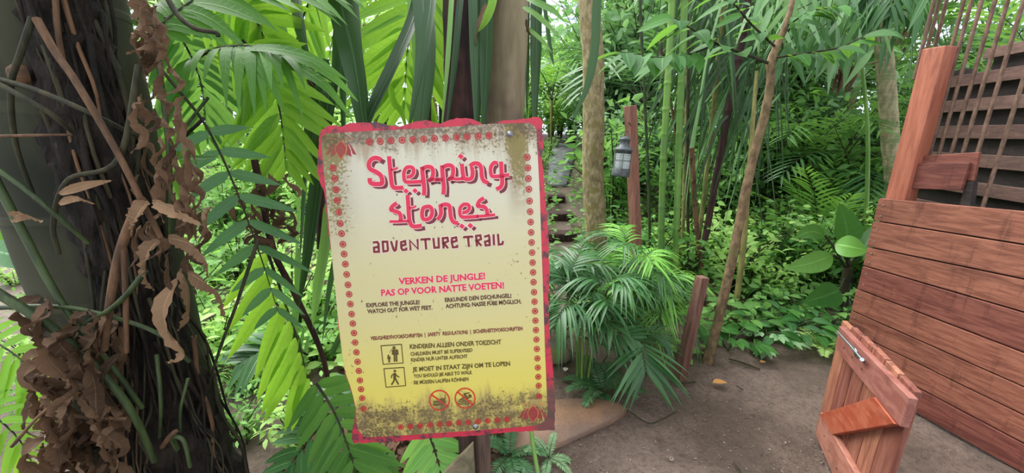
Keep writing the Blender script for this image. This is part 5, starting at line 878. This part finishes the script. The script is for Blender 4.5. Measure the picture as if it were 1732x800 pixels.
# left: bright low plants, brighter shrubs behind
for i in range(34):
    Y = random.uniform(2.2, 4.6); x = -random.uniform(.15, 1.0)*Y*1.15-.15
    put(f'll{i % 3}', S_low(40+i % 3, ['bush_bright', 'bush_bright', 'bush_mid'][i % 3], .13, .06), x, Y, random.uniform(.5, .85), 'low light green leafy plant in the undergrowth left of the sign', 'low light green plants left of the sign')
for i in range(26):
    Y = random.uniform(4.4, 7.5); x = -random.uniform(.05, 1.25)*Y-.1
    put(f'lm{i % 3}', S_mid(50+i % 3, ['bush_bright', 'bush_mid', 'bush_bright'][i % 3], .17, .07), x, Y, random.uniform(.6, .95), 'bright green shrub in the middle distance left of the sign', 'bright shrubs left of the sign')
for i in range(16):
    Y = random.uniform(7.5, 12); x = -random.uniform(-.02, 1.3)*Y-.3
    if corridor(x, Y): x -= 1.2
    put(f'lb{i % 2}', S_big(60+i % 2, ['bush_mid', 'bush_bright'][i % 2], .22, .09), x, Y, random.uniform(.6, 1.0), 'tall pale shrub in the far background left of the brown tree', 'tall pale shrubs at the left back')
for i, (x, y) in enumerate([(420, 640), (470, 690), (400, 700), (510, 620), (440, 600), (390, 780), (480, 780), (20, 640), (60, 560), (10, 500), (-30, 420), (40, 720)]):
    q = gd(x, max(y, 420)); put(f'll{i % 3}', None, q[0], q[1]+.1, .38, 'low light green leafy plant in the undergrowth left of the sign', 'low light green plants left of the sign')
for x, Y, sc in ((1.1, 11.2, .8), (2.0, 11.0, .7), (.5, 12.5, 1.0), (1.6, 13.5, 1.1)): put('lb0', None, x, Y, sc, 'tall pale shrub closing the far end of the uphill path', 'tall shrubs at the end of the path')
for i in range(14):
    Y = 3.9+i*.42; x = .135*Y+(.42+.1*(i % 3))*(1 if i % 2 else -1); put(f'll{i % 3}', None, x, Y, .42, 'low leafy plant at the edge of the uphill path between sign and brown tree', 'low plants beside the uphill path')
for i, (x, Y) in enumerate([(1.0, 10.4), (1.55, 10.2), (2.1, 10.0), (1.3, 10.9), (.5, 10.6)]): put(f'lm{i % 3}', None, x, Y, .75, 'bright bushy plant just below the tall shrubs at the top of the uphill path', 'bushes at the top of the path')
# right: dense darker undergrowth rising behind lantern, bamboo and slim tree
for i in range(40):
    Y = random.uniform(3.3, 5.0); x = random.uniform(.22, 1.05)*Y+.1
    put(f'rl{i % 4}', S_low(70+i % 4, ['bush_mid', 'bush_dark', 'bush_bright', 'broad'][i % 4], .12, .06), x, Y, random.uniform(.5, .9), 'low leafy plant in the undergrowth behind the lantern post and slim leaning tree', 'low plants behind the lantern post')
for i in range(30):
    Y = random.uniform(4.6, 7.2); x = random.uniform(.2, 1.25)*Y+.25
    if corridor(x, Y): x += .8
    put(f'rm{i % 4}', S_mid(80+i % 4, ['bush_dark', 'bush_mid', 'bush_dark', 'bush_grey'][i % 4], .17, .07, ['ovate', 'lance'][i % 2]), x, Y, random.uniform(.7, 1.15), 'dense green shrub in the middle distance right of the brown tree', 'dense shrubs right of the brown tree')
for i in range(26):
    Y = random.uniform(7, 12); x = random.uniform(.1, 1.35)*Y+.3
    if corridor(x, Y): x += 1.4
    put(f'rb{i % 3}', S_big(90+i % 3, ['bush_dark', 'bush_mid', 'bush_grey'][i % 3], .22, .09), x, Y, random.uniform(.8, 1.25), 'tall dark shrub in the right background', 'tall dark shrubs at the right back')
TL_ = lambda seed, mat, h=5.5: (lambda: tree('leafy_tree', seed, h, 2.0, 16, 1500, .26, .1, mat, 'trunk_brown', .1))
for i, (x, Y, s) in enumerate([(-5.2, 8.5, .85), (-7.5, 9.5, 1.0), (-2.4, 13.0, .8), (-8.5, 12, 1.1), (-4.6, 13.5, .9)]): put(f'tl{i % 2}', TL_(100+i % 2, ['bush_bright', 'bush_mid'][i % 2]), x, Y, s, 'pale hazy leafy tree in the left background', 'background trees on the left')
for i, (x, Y, s) in enumerate([(2.4, 9, .85), (4.5, 8.5, .95), (6.6, 8.0, 1.0), (8.6, 9.5, 1.1), (3.8, 12, .85), (6.8, 12.5, 1.0), (10, 12.5, 1.2), (2.9, 15.5, .75)]): put(f'tr{i % 2}', TL_(110+i % 2, ['bush_mid', 'bush_dark'][i % 2]), x, Y, s, 'dense leafy tree in the right background', 'background trees on the right')
# creeping leaves carpeting the bank, litter on the ground at left
def carpet(name, n, xr, yr, L, mat, label, cat, keep, zmax=.25, kind='ovate', dz=(.1, .6)):
    X = RNG.uniform(*xr, n); Y = yr[0]+(yr[1]-yr[0])*RNG.random(n)**1.5; k = keep(X, Y); X, Y = X[k], Y[k]; n = len(X); Zz = gh(X, Y)+RNG.random(n)*zmax
    Zz = Zz+.10*sstep(-.15, -.9, X)*sstep(1.2, 2.2, Y)
    D = np.stack([RNG.normal(size=n), RNG.normal(size=n), RNG.uniform(*dz, n)], 1); l = L*RNG.uniform(.6, 1.3, n)*(.75+.05*Y); mb = MB(); leaves(mb, np.stack([X, Y, Zz], 1), D, A(0, -.3, 1)+RNG.normal(size=(n, 3))*.35, l, l*.55, kind, .25, 3, .12); tag(mb.build(name, M[mat]), label, cat, kind='stuff')
free = lambda X, Y: (np.abs(X-.135*Y) > np.where(Y > 7.5, .2, .1)+.0*Y) & ~((X > .05) & (X < 2.2) & (Y < 2.75))
carpet('creeping_leaves', 9000, (-7, 0), (2.0, 10), .10, 'bush_bright', 'carpet of small bright creeping leaves on the ground left of the sign', 'ground cover', lambda X, Y: free(X, Y) & (np.abs(X) < Y*1.3))
carpet('creeping_leaves', 9000, (.2, 8), (2.75, 10), .10, 'bush_mid', 'carpet of small green creeping leaves on the bank behind the lantern post', 'ground cover', lambda X, Y: free(X, Y) & (np.abs(X) < Y*1.4))
carpet('leaf_litter', 3000, (-1.1, -.1), (1.2, 2.6), .075, 'dead', 'brown dead leaf litter on the ground under the ferns left of the sign', 'leaf litter', lambda X, Y: X < Y, .04, 'lance', (-.1, .2))
# ------------------------------------------------------------------ glasshouse end wall and roof edge far behind
n = NT('glasshouse_glass'); t = n.n('ShaderNodeBsdfTransparent'); t.inputs[0].default_value = (.93, .97, 1, 1); d = n.n('ShaderNodeBsdfTranslucent'); d.inputs[0].default_value = (.85, .92, 1, 1); g = n.n('ShaderNodeBsdfGlossy'); g.inputs[1].default_value = .1
m1 = n.n('ShaderNodeMixShader'); m1.inputs[0].default_value = .3; n.t.links.new(t.outputs[0], m1.inputs[1]); n.t.links.new(d.outputs[0], m1.inputs[2]); m2 = n.n('ShaderNodeMixShader'); m2.inputs[0].default_value = .06; n.t.links.new(m1.outputs[0], m2.inputs[1]); n.t.links.new(g.outputs[0], m2.inputs[2]); n.t.links.new(m2.outputs[0], n.out.inputs[0]); M['gh_glass'] = n.m
M['gh_bar'] = plain('glasshouse_bar', srgb(188, 198, 214), .5, .2, .5, .06)
mb = MB(); box(mb, (0, 20.3, 5.2), (24, 0, 0), (0, .01, 0), (0, 0, 4.4)); tag(mb.build('wall_back', M['gh_glass'], smooth=False), kind='structure')
mb = MB(); [box(mb, (0, 20.2, z), (24, 0, 0), (0, .04, 0), (0, 0, .035)) for z in np.arange(1.2, 9.7, .55)]; [box(mb, (x, 20.15, 5.2), (.05, 0, 0), (0, .08, 0), (0, 0, 4.4)) for x in np.arange(-24, 24.1, 3)]
tag(mb.build('trim_1', M['gh_bar'], smooth=False), kind='structure')
